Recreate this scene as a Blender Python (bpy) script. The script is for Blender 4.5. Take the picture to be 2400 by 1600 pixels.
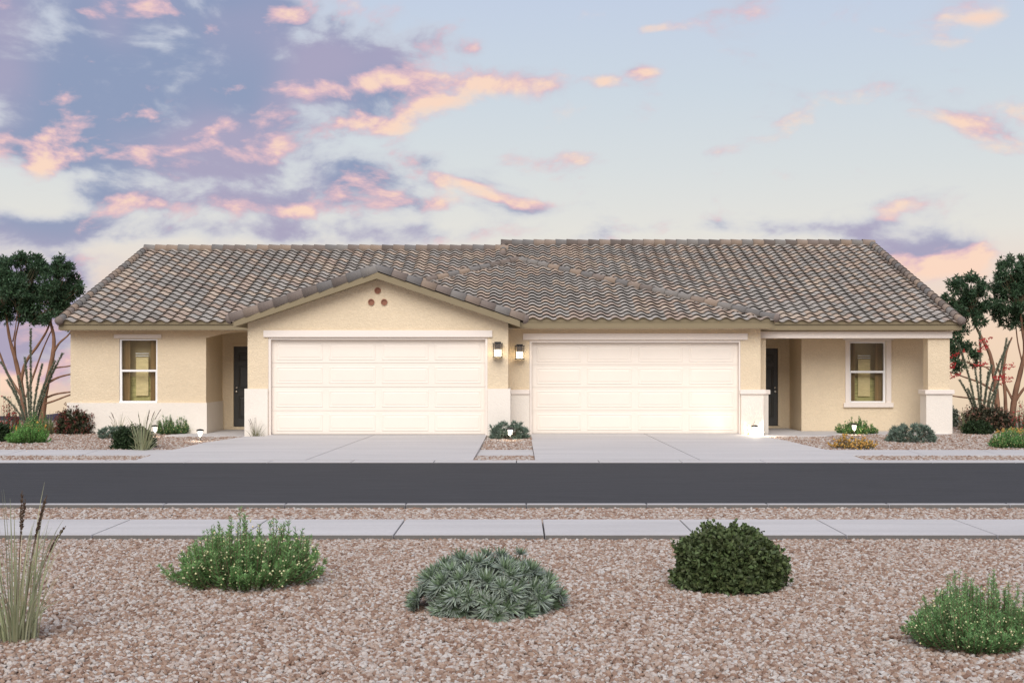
import bpy, bmesh, math, random
import numpy as np
from mathutils import Vector, Matrix

for o in list(bpy.data.objects):
    bpy.data.objects.remove(o, do_unlink=True)
scene = bpy.context.scene
COL = scene.collection
rng = np.random.default_rng(7)
random.seed(7)
R = math.radians

def s2l(r, g, b):
    def f(c):
        c /= 255.0
        return c / 12.92 if c <= 0.04045 else ((c + 0.055) / 1.055) ** 2.4
    return (f(r), f(g), f(b))

# ------------------------------------------------------------------ camera
FPX = 2966.7          # focal length in photo pixels (photo is 2400 wide)
CX, CY = 1217.0, 850.0   # vanishing point in the photo
CAMZ = 1.836
cam_d = bpy.data.cameras.new('camera')
cam_d.sensor_width = 36.0
cam_d.lens = FPX / 2400 * 36.0
cam_d.shift_x = -(CX - 1200) / 2400
cam_d.shift_y = (CY - 800) / 2400
cam_d.clip_start = 0.1
cam_d.clip_end = 6000
cam = bpy.data.objects.new('camera', cam_d)
cam.location = (0, 0, CAMZ)
cam.rotation_euler = (R(90), 0, 0)
COL.objects.link(cam)
scene.camera = cam

def X(px, Y):
    return (px - CX) / FPX * Y
def Z(py, Y):
    return CAMZ + (CY - py) / FPX * Y

# ------------------------------------------------------------------ light
SUN_EL, SUN_AZ = 41.0, 186.0     # azimuth clockwise from +Y: behind the camera
scene.view_settings.view_transform = 'Standard'
scene.view_settings.look = 'None'
scene.view_settings.exposure = 0.0
scene.view_settings.gamma = 1.0
sd = bpy.data.lights.new('sun', 'SUN')
sd.energy = 3.2
sd.angle = R(50)
sd.color = (1.0, 0.95, 0.89)
sun = bpy.data.objects.new('sun', sd)
sdir = Vector((math.sin(R(SUN_AZ)) * math.cos(R(SUN_EL)), math.cos(R(SUN_AZ)) * math.cos(R(SUN_EL)), math.sin(R(SUN_EL))))
sun.rotation_euler = (-sdir).to_track_quat('-Z', 'Y').to_euler()
sun.location = sdir * 60
COL.objects.link(sun)

CLOUD_SEED = (12.3, 4.4, 1.1)
def build_world():
    w = bpy.data.worlds.new('World')
    scene.world = w
    w.use_nodes = True
    nt = w.node_tree
    nt.nodes.clear()

    class G:
        def __init__(self, tree):
            self.t = tree
        def n(self, kind, **kw):
            nd = self.t.nodes.new(kind)
            for k, v in kw.items():
                setattr(nd, k, v)
            return nd
        def link(self, a, b):
            self.t.links.new(a, b)
        def put(self, sock, v):
            if isinstance(v, bpy.types.NodeSocket):
                self.link(v, sock)
            else:
                sock.default_value = v
        def m(self, op, a, b=0.0, c=None, clamp=False):
            nd = self.n('ShaderNodeMath', operation=op, use_clamp=clamp)
            self.put(nd.inputs[0], a)
            self.put(nd.inputs[1], b)
            if c is not None:
                self.put(nd.inputs[2], c)
            return nd.outputs[0]
        def mix(self, fac, a, b):
            nd = self.n('ShaderNodeMix', data_type='RGBA', blend_type='MIX')
            self.put(nd.inputs[0], fac)
            for s, v in ((6, a), (7, b)):
                if isinstance(v, bpy.types.NodeSocket):
                    self.link(v, nd.inputs[s])
                else:
                    nd.inputs[s].default_value = (*v, 1)
            return nd.outputs[2]
        def smooth(self, v, lo, hi):
            nd = self.n('ShaderNodeMapRange', interpolation_type='SMOOTHSTEP')
            self.put(nd.inputs[0], v)
            nd.inputs[1].default_value = lo
            nd.inputs[2].default_value = hi
            return nd.outputs[0]

    # cloud noise, evaluated twice so that edges towards the low sun can be lit
    grp = bpy.data.node_groups.new('cloud_noise', 'ShaderNodeTree')
    grp.interface.new_socket('Dir', in_out='INPUT', socket_type='NodeSocketVector')
    grp.interface.new_socket('Density', in_out='OUTPUT', socket_type='NodeSocketFloat')
    g = G(grp)
    gi = g.n('NodeGroupInput')
    go = g.n('NodeGroupOutput')
    st = g.n('ShaderNodeVectorMath', operation='MULTIPLY')
    g.link(gi.outputs[0], st.inputs[0])
    st.inputs[1].default_value = (1, 1, 1.9)
    nz = g.n('ShaderNodeTexNoise')
    nz.inputs['Scale'].default_value = 13.0
    nz.inputs['Detail'].default_value = 8
    nz.inputs['Roughness'].default_value = 0.56
    nz.inputs['Distortion'].default_value = 0.25
    so = g.n('ShaderNodeVectorMath', operation='ADD')
    g.link(st.outputs[0], so.inputs[0])
    so.inputs[1].default_value = CLOUD_SEED
    g.link(so.outputs[0], nz.inputs['Vector'])
    g.link(g.m('MULTIPLY_ADD', nz.outputs['Fac'], 2.3, -1.42), go.inputs['Density'])

    g = G(nt)
    tc = g.n('ShaderNodeTexCoord')
    direction = tc.outputs['Generated']
    sep = g.n('ShaderNodeSeparateXYZ')
    g.link(direction, sep.inputs[0])
    az = g.m('ARCTAN2', sep.outputs[0], sep.outputs[1])
    el = g.m('ARCSINE', sep.outputs[2])
    ae = g.n('ShaderNodeCombineXYZ')
    g.link(az, ae.inputs[0])
    g.link(el, ae.inputs[1])
    # where the cloud banks hang, as angles: (photo px, py, rx, ry, density, warmth)
    blobs = [
        (120, 150, 380, 170, .74, -.22), (470, 190, 340, 110, .60, -.14), (680, 90, 330, 90, .52, -.08),
        (250, 20, 400, 60, .46, -.06), (900, 205, 190, 36, .42, .30), (1160, 198, 165, 22, .60, .62), (1045, 240, 50, 16, .46, .7),
        (130, 345, 330, 30, .50, .40), (620, 285, 260, 26, .36, .42), (540, 395, 300, 65, .70, -.1), (430, 470, 300, 22, .50, .12),
        (910, 425, 130, 36, .46, .22), (1080, 482, 230, 20, .52, .25), (1290, 375, 130, 28, .50, .55),
        (860, 70, 80, 30, .34, .5), (90, 540, 130, 28, .56, -.3), (400, 540, 340, 30, .50, -.3), (820, 545, 300, 26, .50, -.25),
        (2160, 605, 140, 40, 1.0, .06), (1970, 540, 140, 24, .62, -.3), (1700, 530, 190, 22, .5, -.3),
        (2350, 285, 100, 34, .58, .65), (2230, 100, 60, 14, .46, .65), (2310, 45, 55, 16, .36, .6), (2240, 165, 50, 10, .50, .6), (1800, 235, 120, 60, -.25, 0),
        (1540, 66, 50, 12, .62, .65), (1505, 168, 36, 13, .62, .65), (1418, 190, 26, 15, .58, .6), (1105, 112, 32, 17, .56, .6),
        (60, 700, 330, 60, .80, -.2), (100, 790, 300, 50, .86, -.02), (60, 885, 340, 34, .80, .42), (60, 620, 300, 40, .5, -.3), (2380, 640, 170, 26, .3, .5),
        (975, 365, 60, 22, .42, .4), (1270, 495, 70, 16, .38, -.1),
    ]
    dens, warm = None, None
    for (px, py, rx, ry, a, wv) in blobs:
        a0 = math.atan((px - CX) / FPX)
        e0 = math.atan((CY - py) / FPX * math.cos(a0))
        sub = g.n('ShaderNodeVectorMath', operation='SUBTRACT')
        g.link(ae.outputs[0], sub.inputs[0])
        sub.inputs[1].default_value = (a0, e0, 0)
        mul = g.n('ShaderNodeVectorMath', operation='MULTIPLY')
        g.link(sub.outputs[0], mul.inputs[0])
        mul.inputs[1].default_value = (FPX / rx, FPX / ry, 0)
        dot = g.n('ShaderNodeVectorMath', operation='DOT_PRODUCT')
        g.link(mul.outputs[0], dot.inputs[0])
        g.link(mul.outputs[0], dot.inputs[1])
        ex = g.m('EXPONENT', g.m('MULTIPLY', dot.outputs['Value'], -0.7))
        dens = g.m('MULTIPLY_ADD', ex, a, 0.0 if dens is None else dens)
        warm = g.m('MULTIPLY_ADD', ex, wv, 0.0 if warm is None else warm)
    # above and behind the camera the same scattered cloud goes on
    dens = g.m('MULTIPLY_ADD', g.smooth(sep.outputs[1], 0.75, 0.35), 0.30, dens)
    dens = g.m('MULTIPLY_ADD', g.smooth(sep.outputs[2], 0.30, 0.55), 0.15, dens)
    dens = g.m('MULTIPLY', g.m('MINIMUM', dens, 1.0), 0.74)
    # clear-sky gradient over elevation
    ramp = g.n('ShaderNodeValToRGB')
    g.link(g.m('MULTIPLY_ADD', sep.outputs[2], 1.0, 0.06), ramp.inputs[0])
    stops = [(-0.06, (232, 208, 182)), (-0.02, (243, 218, 188)), (0.02, (246, 216, 190)), (0.06, (238, 217, 204)),
             (0.10, (231, 227, 219)), (0.15, (219, 223, 223)), (0.21, (207, 217, 226)), (0.28, (197, 209, 229)), (0.5, (178, 197, 226)), (0.9, (160, 183, 219))]
    el_ = ramp.color_ramp.elements
    for i, (p, c) in enumerate(stops):
        e = el_[i] if i < 2 else el_.new(0.5)
        e.position = min(1, max(0, p + 0.06))
        e.color = (*s2l(*c), 1)
    sky = g.n('ShaderNodeTexSky', sky_type='NISHITA', sun_disc=False)
    sky.sun_elevation = R(SUN_EL)
    sky.sun_rotation = R(SUN_AZ)
    sky.altitude = 300
    sky.dust_density = 2.0
    ramp10 = g.n('ShaderNodeVectorMath', operation='SCALE')
    g.link(ramp.outputs[0], ramp10.inputs[0])
    ramp10.inputs['Scale'].default_value = 10.2
    clear = g.mix(0.08, ramp10.outputs[0], sky.outputs[0])
    d0 = g.n('ShaderNodeGroup'); d0.node_tree = grp
    g.link(direction, d0.inputs[0])
    off = g.n('ShaderNodeVectorMath', operation='ADD')
    g.link(direction, off.inputs[0])
    off.inputs[1].default_value = (0.008, 0.0, -0.013)
    d1 = g.n('ShaderNodeGroup'); d1.node_tree = grp
    g.link(off.outputs[0], d1.inputs[0])
    D = g.m('ADD', d0.outputs[0], dens)
    alpha = g.smooth(D, -0.20, 0.36)
    lit = g.m('SUBTRACT', d0.outputs[0], d1.outputs[0])
    lit = g.m('MULTIPLY_ADD', lit, 1.7, g.m('ADD', warm, 0.10), clamp=True)
    thick = g.smooth(D, 0.0, 0.46)
    n3 = g.n('ShaderNodeTexNoise')
    n3.inputs['Scale'].default_value = 7.0
    n3.inputs['Detail'].default_value = 2
    g.link(direction, n3.inputs['Vector'])
    dark = g.mix(g.smooth(n3.outputs['Fac'], 0.40, 0.60), s2l(134, 149, 183), s2l(164, 158, 188))
    body = g.mix(thick, s2l(200, 202, 214), dark)
    glow = g.mix(g.smooth(lit, 0.42, 0.9), s2l(224, 186, 196), s2l(253, 217, 194))
    ccol = g.mix(g.smooth(lit, 0.10, 0.62), body, glow)
    c10 = g.n('ShaderNodeVectorMath', operation='SCALE')
    g.link(ccol, c10.inputs[0])
    c10.inputs['Scale'].default_value = 10.0
    final = g.mix(g.m('MULTIPLY', alpha, 0.90), clear, c10.outputs[0])
    bg = g.n('ShaderNodeBackground')
    g.link(final, bg.inputs['Color'])
    bg.inputs['Strength'].default_value = 0.1
    out = g.n('ShaderNodeOutputWorld')
    g.link(bg.outputs[0], out.inputs[0])
    w.cycles.sampling_method = 'MANUAL'
    w.cycles.sample_map_resolution = 512
build_world()

# ------------------------------------------------------------------ mesh helpers
class MB:
    """collects faces (and one colour per face) for ONE mesh object"""
    def __init__(self):
        self.v, self.f, self.c = [], [], []
    def add(self, verts, faces, col=(1, 1, 1)):
        b = len(self.v)
        self.v.extend([tuple(p) for p in verts])
        for fc in faces:
            self.f.append(tuple(b + i for i in fc))
            self.c.append(col)
    def box(self, x0, x1, y0, y1, z0, z1, col=(1, 1, 1)):
        self.add([(x0, y0, z0), (x1, y0, z0), (x1, y1, z0), (x0, y1, z0), (x0, y0, z1), (x1, y0, z1), (x1, y1, z1), (x0, y1, z1)],
                 [(0, 3, 2, 1), (4, 5, 6, 7), (0, 1, 5, 4), (1, 2, 6, 5), (2, 3, 7, 6), (3, 0, 4, 7)], col)
    def prism_y(self, pts, y0, y1, col=(1, 1, 1)):
        """pts: (x,z) counter-clockwise seen from -Y (x right, z up)"""
        n = len(pts)
        vs = [(x, y0, z) for x, z in pts] + [(x, y1, z) for x, z in pts]
        fs = [tuple(range(n)), tuple(range(2 * n - 1, n - 1, -1))]
        fs += [(i, i + n, (i + 1) % n + n, (i + 1) % n) for i in range(n)]
        self.add(vs, fs, col)
    def prism_z(self, pts, z0, z1, col=(1, 1, 1)):
        """pts: (x,y) or (x,y,ztop) counter-clockwise from above"""
        n = len(pts)
        vs = [(p[0], p[1], z0) for p in pts] + [(p[0], p[1], p[2] if len(p) > 2 else z1) for p in pts]
        fs = [tuple(range(n - 1, -1, -1)), tuple(range(n, 2 * n))]
        fs += [(i, (i + 1) % n, (i + 1) % n + n, i + n) for i in range(n)]
        self.add(vs, fs, col)
    def tube(self, pts, radii, seg=8, col=(1, 1, 1), cap=True):
        pts = [Vector(p) for p in pts]
        rings = []
        up = Vector((0.0, 0.0, 1.0))
        t0 = (pts[1] - pts[0]).normalized()
        a = t0.cross(up if abs(t0.z) < 0.9 else Vector((1, 0, 0))).normalized()
        for i, p in enumerate(pts):
            t = (pts[min(i + 1, len(pts) - 1)] - pts[max(i - 1, 0)]).normalized()
            a = (a - t * a.dot(t)).normalized()
            b = t.cross(a)
            rings.append([p + (a * math.cos(k * 2 * math.pi / seg) + b * math.sin(k * 2 * math.pi / seg)) * radii[i] for k in range(seg)])
        vs = [q for r in rings for q in r]
        fs = []
        for i in range(len(pts) - 1):
            for k in range(seg):
                k2 = (k + 1) % seg
                fs.append((i * seg + k, i * seg + k2, (i + 1) * seg + k2, (i + 1) * seg + k))
        if cap:
            fs.append(tuple(range(seg - 1, -1, -1)))
            fs.append(tuple((len(pts) - 1) * seg + k for k in range(seg)))
        self.add(vs, fs, col)
    def lathe(self, prof, cx, cy, seg=16, col=(1, 1, 1)):
        """prof: (r,z) from bottom to top"""
        vs = []
        for r, z in prof:
            for k in range(seg):
                a = 2 * math.pi * k / seg
                vs.append((cx + r * math.cos(a), cy + r * math.sin(a), z))
        fs = []
        for i in range(len(prof) - 1):
            for k in range(seg):
                k2 = (k + 1) % seg
                fs.append((i * seg + k, i * seg + k2, (i + 1) * seg + k2, (i + 1) * seg + k))
        fs.append(tuple(range(seg - 1, -1, -1)))
        fs.append(tuple((len(prof) - 1) * seg + k for k in range(seg)))
        self.add(vs, fs, col)
    def mesh(self, name, mat, origin=(0, 0, 0), smooth=False):
        me = bpy.data.meshes.new(name)
        o = Vector(origin)
        me.from_pydata([tuple(Vector(p) - o) for p in self.v], [], self.f)
        ca = me.color_attributes.new('Col', 'FLOAT_COLOR', 'CORNER')
        arr = np.ones((len(me.loops), 4), dtype=np.float32)
        lens = np.array([len(f) for f in self.f])
        arr[:, :3] = np.repeat(np.array(self.c, dtype=np.float32), lens, axis=0)
        ca.data.foreach_set('color', arr.ravel())
        if smooth:
            me.polygons.foreach_set('use_smooth', [True] * len(me.polygons))
        me.materials.append(mat)
        me.update()
        return me
    def build(self, name, mat, parent=None, smooth=False, origin=None, bevel=0.0):
        v = np.array(self.v)
        if origin is None:
            lo, hi = v.min(0), v.max(0)
            origin = ((lo[0] + hi[0]) / 2, (lo[1] + hi[1]) / 2, lo[2])
        ob = bpy.data.objects.new(name, self.mesh(name, mat, origin, smooth))
        COL.objects.link(ob)
        place(ob, origin, parent)
        if bevel:
            md = ob.modifiers.new('bevel', 'BEVEL')
            md.width = bevel
            md.segments = 2
            md.limit_method = 'ANGLE'
        return ob

WLOC = {}
def place(ob, world, parent=None):
    world = Vector(world)
    WLOC[ob.name] = world.copy()
    if parent is not None:
        ob.parent = parent
        ob.location = world - WLOC[parent.name]
    else:
        ob.location = world

def tag(o, label, cat=None, group=None, kind=None):
    o['label'] = label
    if cat: o['category'] = cat
    if group: o['group'] = group
    if kind: o['kind'] = kind
    return o

def thing(name, loc, label, cat, group=None):
    o = bpy.data.objects.new(name, None)
    o.empty_display_size = 0.2
    COL.objects.link(o)
    place(o, loc)
    return tag(o, label, cat, group)

def structure(o, label=None):
    o['kind'] = 'structure'
    if label: o['label'] = label
    return o

# ------------------------------------------------------------------ materials
def mat_new(name):
    m = bpy.data.materials.new(name)
    m.use_nodes = True
    nt = m.node_tree
    b = nt.nodes['Principled BSDF']
    return m, nt, b

def noise(nt, scale, detail=6, rough=0.6, vec=None, dist=0.0):
    n = nt.nodes.new('ShaderNodeTexNoise')
    n.inputs['Scale'].default_value = scale
    n.inputs['Detail'].default_value = detail
    n.inputs['Roughness'].default_value = rough
    n.inputs['Distortion'].default_value = dist
    if vec is not None:
        nt.links.new(vec, n.inputs['Vector'])
    return n

def wpos(nt, scale=(1, 1, 1)):
    g = nt.nodes.new('ShaderNodeNewGeometry')
    v = nt.nodes.new('ShaderNodeVectorMath')
    v.operation = 'MULTIPLY'
    nt.links.new(g.outputs['Position'], v.inputs[0])
    v.inputs[1].default_value = scale
    return v.outputs[0]

def ramp(nt, fac, stops, interp='LINEAR'):
    r = nt.nodes.new('ShaderNodeValToRGB')
    r.color_ramp.interpolation = interp
    e = r.color_ramp.elements
    for i, (p, c) in enumerate(stops):
        q = e[i] if i < 2 else e.new(0.5)
        q.position = p
        q.color = (*c, 1)
    nt.links.new(fac, r.inputs[0])
    return r.outputs[0]

def bump(nt, b, height, strength, dist):
    n = nt.nodes.new('ShaderNodeBump')
    n.inputs['Strength'].default_value = strength
    n.inputs['Distance'].default_value = dist
    nt.links.new(height, n.inputs['Height'])
    nt.links.new(n.outputs[0], b.inputs['Normal'])

def mulcol(nt, a, b_):
    m = nt.nodes.new('ShaderNodeMix')
    m.data_type = 'RGBA'
    m.blend_type = 'MULTIPLY'
    m.inputs[0].default_value = 1.0
    for s, v in ((6, a), (7, b_)):
        if isinstance(v, bpy.types.NodeSocket):
            nt.links.new(v, m.inputs[s])
        else:
            m.inputs[s].default_value = (*v, 1)
    return m.outputs[2]

def plain(name, col, rough=0.6, var=0.08, scale=8.0, metal=0.0, bumps=None, stretch=(1, 1, 1), spec=0.5):
    m, nt, b = mat_new(name)
    p = wpos(nt, stretch)
    n = noise(nt, scale, 5, 0.6, p)
    lo = tuple(max(0, c * (1 - var)) for c in col)
    hi = tuple(min(1, c * (1 + var)) for c in col)
    nt.links.new(ramp(nt, n.outputs['Fac'], [(0.3, lo), (0.7, hi)]), b.inputs['Base Color'])
    b.inputs['Roughness'].default_value = rough
    b.inputs['Metallic'].default_value = metal
    b.inputs['Specular IOR Level'].default_value = spec
    if bumps:
        n2 = noise(nt, bumps[0], 4, 0.6, p)
        bump(nt, b, n2.outputs['Fac'], bumps[1], bumps[2])
    return m

def stucco(name, col, worm=.93, bs=.55):
    m, nt, b = mat_new(name)
    p = wpos(nt, (1, 1, 1.5))
    n1 = noise(nt, 16, 3, 0.55, p, 1.6)
    n2 = noise(nt, 70, 4, 0.65, p)
    n3 = noise(nt, 0.9, 3, 0.5, p)
    lo = tuple(c * 0.955 for c in col)
    c1 = ramp(nt, n3.outputs['Fac'], [(0.35, lo), (0.65, col)])
    c2 = ramp(nt, n1.outputs['Fac'], [(0.35, (worm,) * 3), (0.55, (1, 1, 1))])
    nt.links.new(mulcol(nt, c1, c2), b.inputs['Base Color'])
    b.inputs['Roughness'].default_value = 0.92
    b.inputs['Specular IOR Level'].default_value = 0.15
    sm = nt.nodes.new('ShaderNodeMapRange')
    sm.inputs[1].default_value = 0.40
    sm.inputs[2].default_value = 0.58
    nt.links.new(n1.outputs['Fac'], sm.inputs[0])
    ad = nt.nodes.new('ShaderNodeMath')
    ad.operation = 'MULTIPLY_ADD'
    nt.links.new(n2.outputs['Fac'], ad.inputs[0])
    ad.inputs[1].default_value = 0.5
    nt.links.new(sm.outputs[0], ad.inputs[2])
    bump(nt, b, ad.outputs[0], bs, 0.010)
    return m

def attrcol(name, rough=0.6, trans=0.0, var=0.15, scale=30, spec=0.3, streak=None):
    m, nt, b = mat_new(name)
    a = nt.nodes.new('ShaderNodeAttribute')
    a.attribute_name = 'Col'
    n = noise(nt, scale, 4, 0.6, wpos(nt, streak or (1, 1, 1)))
    f = ramp(nt, n.outputs['Fac'], [(0.3, (1 - var,) * 3), (0.7, (1 + var,) * 3)])
    c = mulcol(nt, a.outputs['Color'], f)
    nt.links.new(c, b.inputs['Base Color'])
    b.inputs['Roughness'].default_value = rough
    b.inputs['Specular IOR Level'].default_value = spec
    if trans:
        t = nt.nodes.new('ShaderNodeBsdfTranslucent')
        nt.links.new(c, t.inputs['Color'])
        mx = nt.nodes.new('ShaderNodeMixShader')
        mx.inputs[0].default_value = trans
        nt.links.new(b.outputs[0], mx.inputs[1])
        nt.links.new(t.outputs[0], mx.inputs[2])
        nt.links.new(mx.outputs[0], nt.nodes['Material Output'].inputs['Surface'])
    return m

def emitter(name, col, strength):
    m, nt, b = mat_new(name)
    b.inputs['Base Color'].default_value = (0.9, 0.88, 0.82, 1)
    b.inputs['Emission Color'].default_value = (*col, 1)
    b.inputs['Emission Strength'].default_value = strength
    return m

M = {}
M['stucco'] = stucco('beige_stucco', (0.78, 0.645, 0.46))
M['white_stucco'] = stucco('white_stucco', (0.83, 0.765, 0.68), .972, .3)
M['trim'] = plain('trim_paint', (0.80, 0.72, 0.65), 0.75, 0.02, 20, bumps=(90, 0.2, 0.004))
M['fascia'] = plain('fascia_paint', (0.225, 0.178, 0.102), 0.6, 0.05, 3, stretch=(0.2, 1, 1))
M['garage'] = plain('garage_paint', (0.82, 0.742, 0.652), 0.5, 0.015, 2, bumps=(140, 0.08, 0.002), spec=0.35)
M['vinyl'] = plain('white_vinyl', (0.86, 0.85, 0.84), 0.35, 0.02, 4)
M['door'] = plain('charcoal_paint', (0.042, 0.041, 0.038), 0.45, 0.06, 6)
M['nickel'] = plain('satin_nickel', (0.62, 0.60, 0.56), 0.25, 0.03, 20, metal=1.0)
M['black'] = plain('black_metal', (0.010, 0.010, 0.011), 0.45, 0.1, 20)
M['clay'] = plain('clay', (0.30, 0.135, 0.085), 0.85, 0.15, 30)
M['tile'] = attrcol('roof_tile', 0.85, 0, 0.14, 26, 0.2, (3.0, 0.6, 1.0))
M['deck'] = plain('roof_felt', (0.035, 0.030, 0.027), 0.95, 0.1, 5)
M['leaf'] = attrcol('leaf', 0.55, 0.25, 0.12, 12, 0.35)
M['bark'] = plain('bark', (0.205, 0.105, 0.062), 0.85, 0.35, 9, bumps=(22, 0.6, 0.02), stretch=(1, 1, 0.25))
M['stem'] = plain('stem', (0.13, 0.10, 0.055), 0.8, 0.2, 12)
M['glow'] = emitter('lamp_glass', (1.0, 0.92, 0.80), 2.2)
M['lantern_glow'] = emitter('lantern_glass', (1.0, 0.82, 0.55), 5.5)

def concrete(name, col, streak=(1, 1, 1)):
    m, nt, b = mat_new(name)
    p = wpos(nt, (1, 1, 1))
    ps = wpos(nt, (0.25, 2.2, 1))
    n1 = noise(nt, 1.1, 5, 0.6, ps)
    n2 = noise(nt, 26, 5, 0.7, p)
    n3 = noise(nt, 160, 3, 0.6, p)
    c1 = ramp(nt, n1.outputs['Fac'], [(0.3, tuple(c * 0.90 for c in col)), (0.7, tuple(c * 1.06 for c in col))])
    c2 = ramp(nt, n2.outputs['Fac'], [(0.3, (0.93,) * 3), (0.7, (1.04,) * 3)])
    nt.links.new(mulcol(nt, c1, c2), b.inputs['Base Color'])
    b.inputs['Roughness'].default_value = 0.85
    b.inputs['Specular IOR Level'].default_value = 0.25
    bump(nt, b, n3.outputs['Fac'], 0.25, 0.003)
    return m
M['concrete'] = concrete('concrete', (0.50, 0.477, 0.466))
M['kerb'] = concrete('kerb_concrete', (0.44, 0.42, 0.415))
M['dark_flank'] = concrete('dark_concrete', (0.15, 0.14, 0.13))

def asphalt():
    m, nt, b = mat_new('asphalt')
    p = wpos(nt, (0.35, 3.0, 1))
    n1 = noise(nt, 2.0, 6, 0.65, p)
    n2 = noise(nt, 230, 3, 0.7, wpos(nt))
    n3 = noise(nt, 24, 5, 0.75, p)
    c = (0.053, 0.0522, 0.0555)
    c1 = ramp(nt, n1.outputs['Fac'], [(0.3, tuple(v * 0.84 for v in c)), (0.7, tuple(v * 1.14 for v in c))])
    c2 = ramp(nt, n2.outputs['Fac'], [(0.3, (0.7,) * 3), (0.75, (1.35,) * 3)])
    c3 = ramp(nt, n3.outputs['Fac'], [(0.3, (0.80,) * 3), (0.75, (1.22,) * 3)])
    nt.links.new(mulcol(nt, mulcol(nt, c1, c2), c3), b.inputs['Base Color'])
    b.inputs['Roughness'].default_value = 0.9
    b.inputs['Specular IOR Level'].default_value = 0.15
    bump(nt, b, n2.outputs['Fac'], 0.4, 0.006)
    return m
M['asphalt'] = asphalt()

PEB = [(0.0, (0.18, 0.105, 0.073)), (0.16, (0.25, 0.162, 0.118)), (0.36, (0.30, 0.205, 0.150)), (0.56, (0.355, 0.258, 0.192)),
       (0.74, (0.34, 0.245, 0.185)), (0.88, (0.40, 0.32, 0.25)), (0.96, (0.36, 0.352, 0.352)), (1.0, (0.48, 0.45, 0.42))]
def pebble_mat():
    m, nt, b = mat_new('pebble')
    a = nt.nodes.new('ShaderNodeAttribute')
    a.attribute_name = 'shade'
    a.attribute_type = 'INSTANCER'
    c = ramp(nt, a.outputs['Fac'], PEB)
    n = noise(nt, 55, 3, 0.6, wpos(nt))
    v = ramp(nt, n.outputs['Fac'], [(0.3, (0.85,) * 3), (0.7, (1.1,) * 3)])
    nt.links.new(mulcol(nt, c, v), b.inputs['Base Color'])
    b.inputs['Roughness'].default_value = 0.8
    b.inputs['Specular IOR Level'].default_value = 0.3
    return m
M['pebble'] = pebble_mat()
def gravel_base():
    m, nt, b = mat_new('gravel_bed')
    v = nt.nodes.new('ShaderNodeTexVoronoi')
    v.inputs['Scale'].default_value = 24
    nt.links.new(wpos(nt), v.inputs['Vector'])
    sp = nt.nodes.new('ShaderNodeSeparateColor')
    nt.links.new(v.outputs['Color'], sp.inputs[0])
    c = ramp(nt, sp.outputs[0], [(p, tuple(x * 0.6 for x in q)) for p, q in PEB])
    nt.links.new(c, b.inputs['Base Color'])
    b.inputs['Roughness'].default_value = 0.9
    inv = nt.nodes.new('ShaderNodeMath')
    inv.operation = 'SUBTRACT'
    inv.inputs[0].default_value = 1.0
    nt.links.new(v.outputs['Distance'], inv.inputs[1])
    bump(nt, b, inv.outputs[0], 0.9, 0.02)
    return m
M['gravel'] = gravel_base()
M['earth'] = plain('dry_earth', (0.30, 0.21, 0.16), 0.95, 0.2, 0.7)
M['hill'] = plain('far_hill', (0.030, 0.022, 0.040), 0.95, 0.3, 0.03)

def glass_mat():
    m, nt, b = mat_new('window_glass')
    tr = nt.nodes.new('ShaderNodeBsdfTransparent')
    tr.inputs[0].default_value = (0.93, 0.93, 0.90, 1)
    gl = nt.nodes.new('ShaderNodeBsdfGlossy')
    gl.inputs['Roughness'].default_value = 0.02
    n = noise(nt, 1.6, 2, 0.5, wpos(nt, (0.4, 1, 2.0)))
    bp = nt.nodes.new('ShaderNodeBump')
    bp.inputs['Strength'].default_value = 0.25
    bp.inputs['Distance'].default_value = 0.02
    nt.links.new(n.outputs['Fac'], bp.inputs['Height'])
    nt.links.new(bp.outputs[0], gl.inputs['Normal'])
    fr = nt.nodes.new('ShaderNodeLayerWeight')
    fr.inputs[0].default_value = 0.2
    mx = nt.nodes.new('ShaderNodeMixShader')
    ad = nt.nodes.new('ShaderNodeMath')
    ad.inputs[1].default_value = 0.0
    nt.links.new(fr.outputs['Fresnel'], ad.inputs[0])
    nt.links.new(ad.outputs[0], mx.inputs[0])
    nt.links.new(tr.outputs[0], mx.inputs[1])
    nt.links.new(gl.outputs[0], mx.inputs[2])
    nt.links.new(mx.outputs[0], nt.nodes['Material Output'].inputs['Surface'])
    return m
M['glass'] = glass_mat()
def clear_glass():
    m, nt, b = mat_new('lantern_pane')
    tr = nt.nodes.new('ShaderNodeBsdfTransparent')
    gl = nt.nodes.new('ShaderNodeBsdfGlossy')
    gl.inputs['Roughness'].default_value = 0.05
    mx = nt.nodes.new('ShaderNodeMixShader')
    mx.inputs[0].default_value = 0.08
    nt.links.new(tr.outputs[0], mx.inputs[1])
    nt.links.new(gl.outputs[0], mx.inputs[2])
    nt.links.new(mx.outputs[0], nt.nodes['Material Output'].inputs['Surface'])
    return m
M['pane'] = clear_glass()

# ------------------------------------------------------------------ setting: ground, road, pavements
def yard_z(Y):
    return min(0.145, max(0.0, 0.022 * (Y - 24.9)))
def ground_z(Y):
    if Y < 40: return -0.12
    return -0.12 - 0.10 * (Y - 40) - 0.0006 * (Y - 40) ** 2

mb = MB()
ys = [-90, 0, 23, 40, 44, 50, 60, 80, 110, 160, 240, 340]
xs = [-220, -60, 0, 60, 220]
for j in range(len(ys) - 1):
    for i in range(len(xs) - 1):
        q = [(xs[i], ys[j]), (xs[i + 1], ys[j]), (xs[i + 1], ys[j + 1]), (xs[i], ys[j + 1])]
        mb.add([(x, y, ground_z(y)) for x, y in q], [(0, 1, 2, 3)])
structure(mb.build('ground', M['earth'], origin=(0, 0, 0)))

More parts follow.
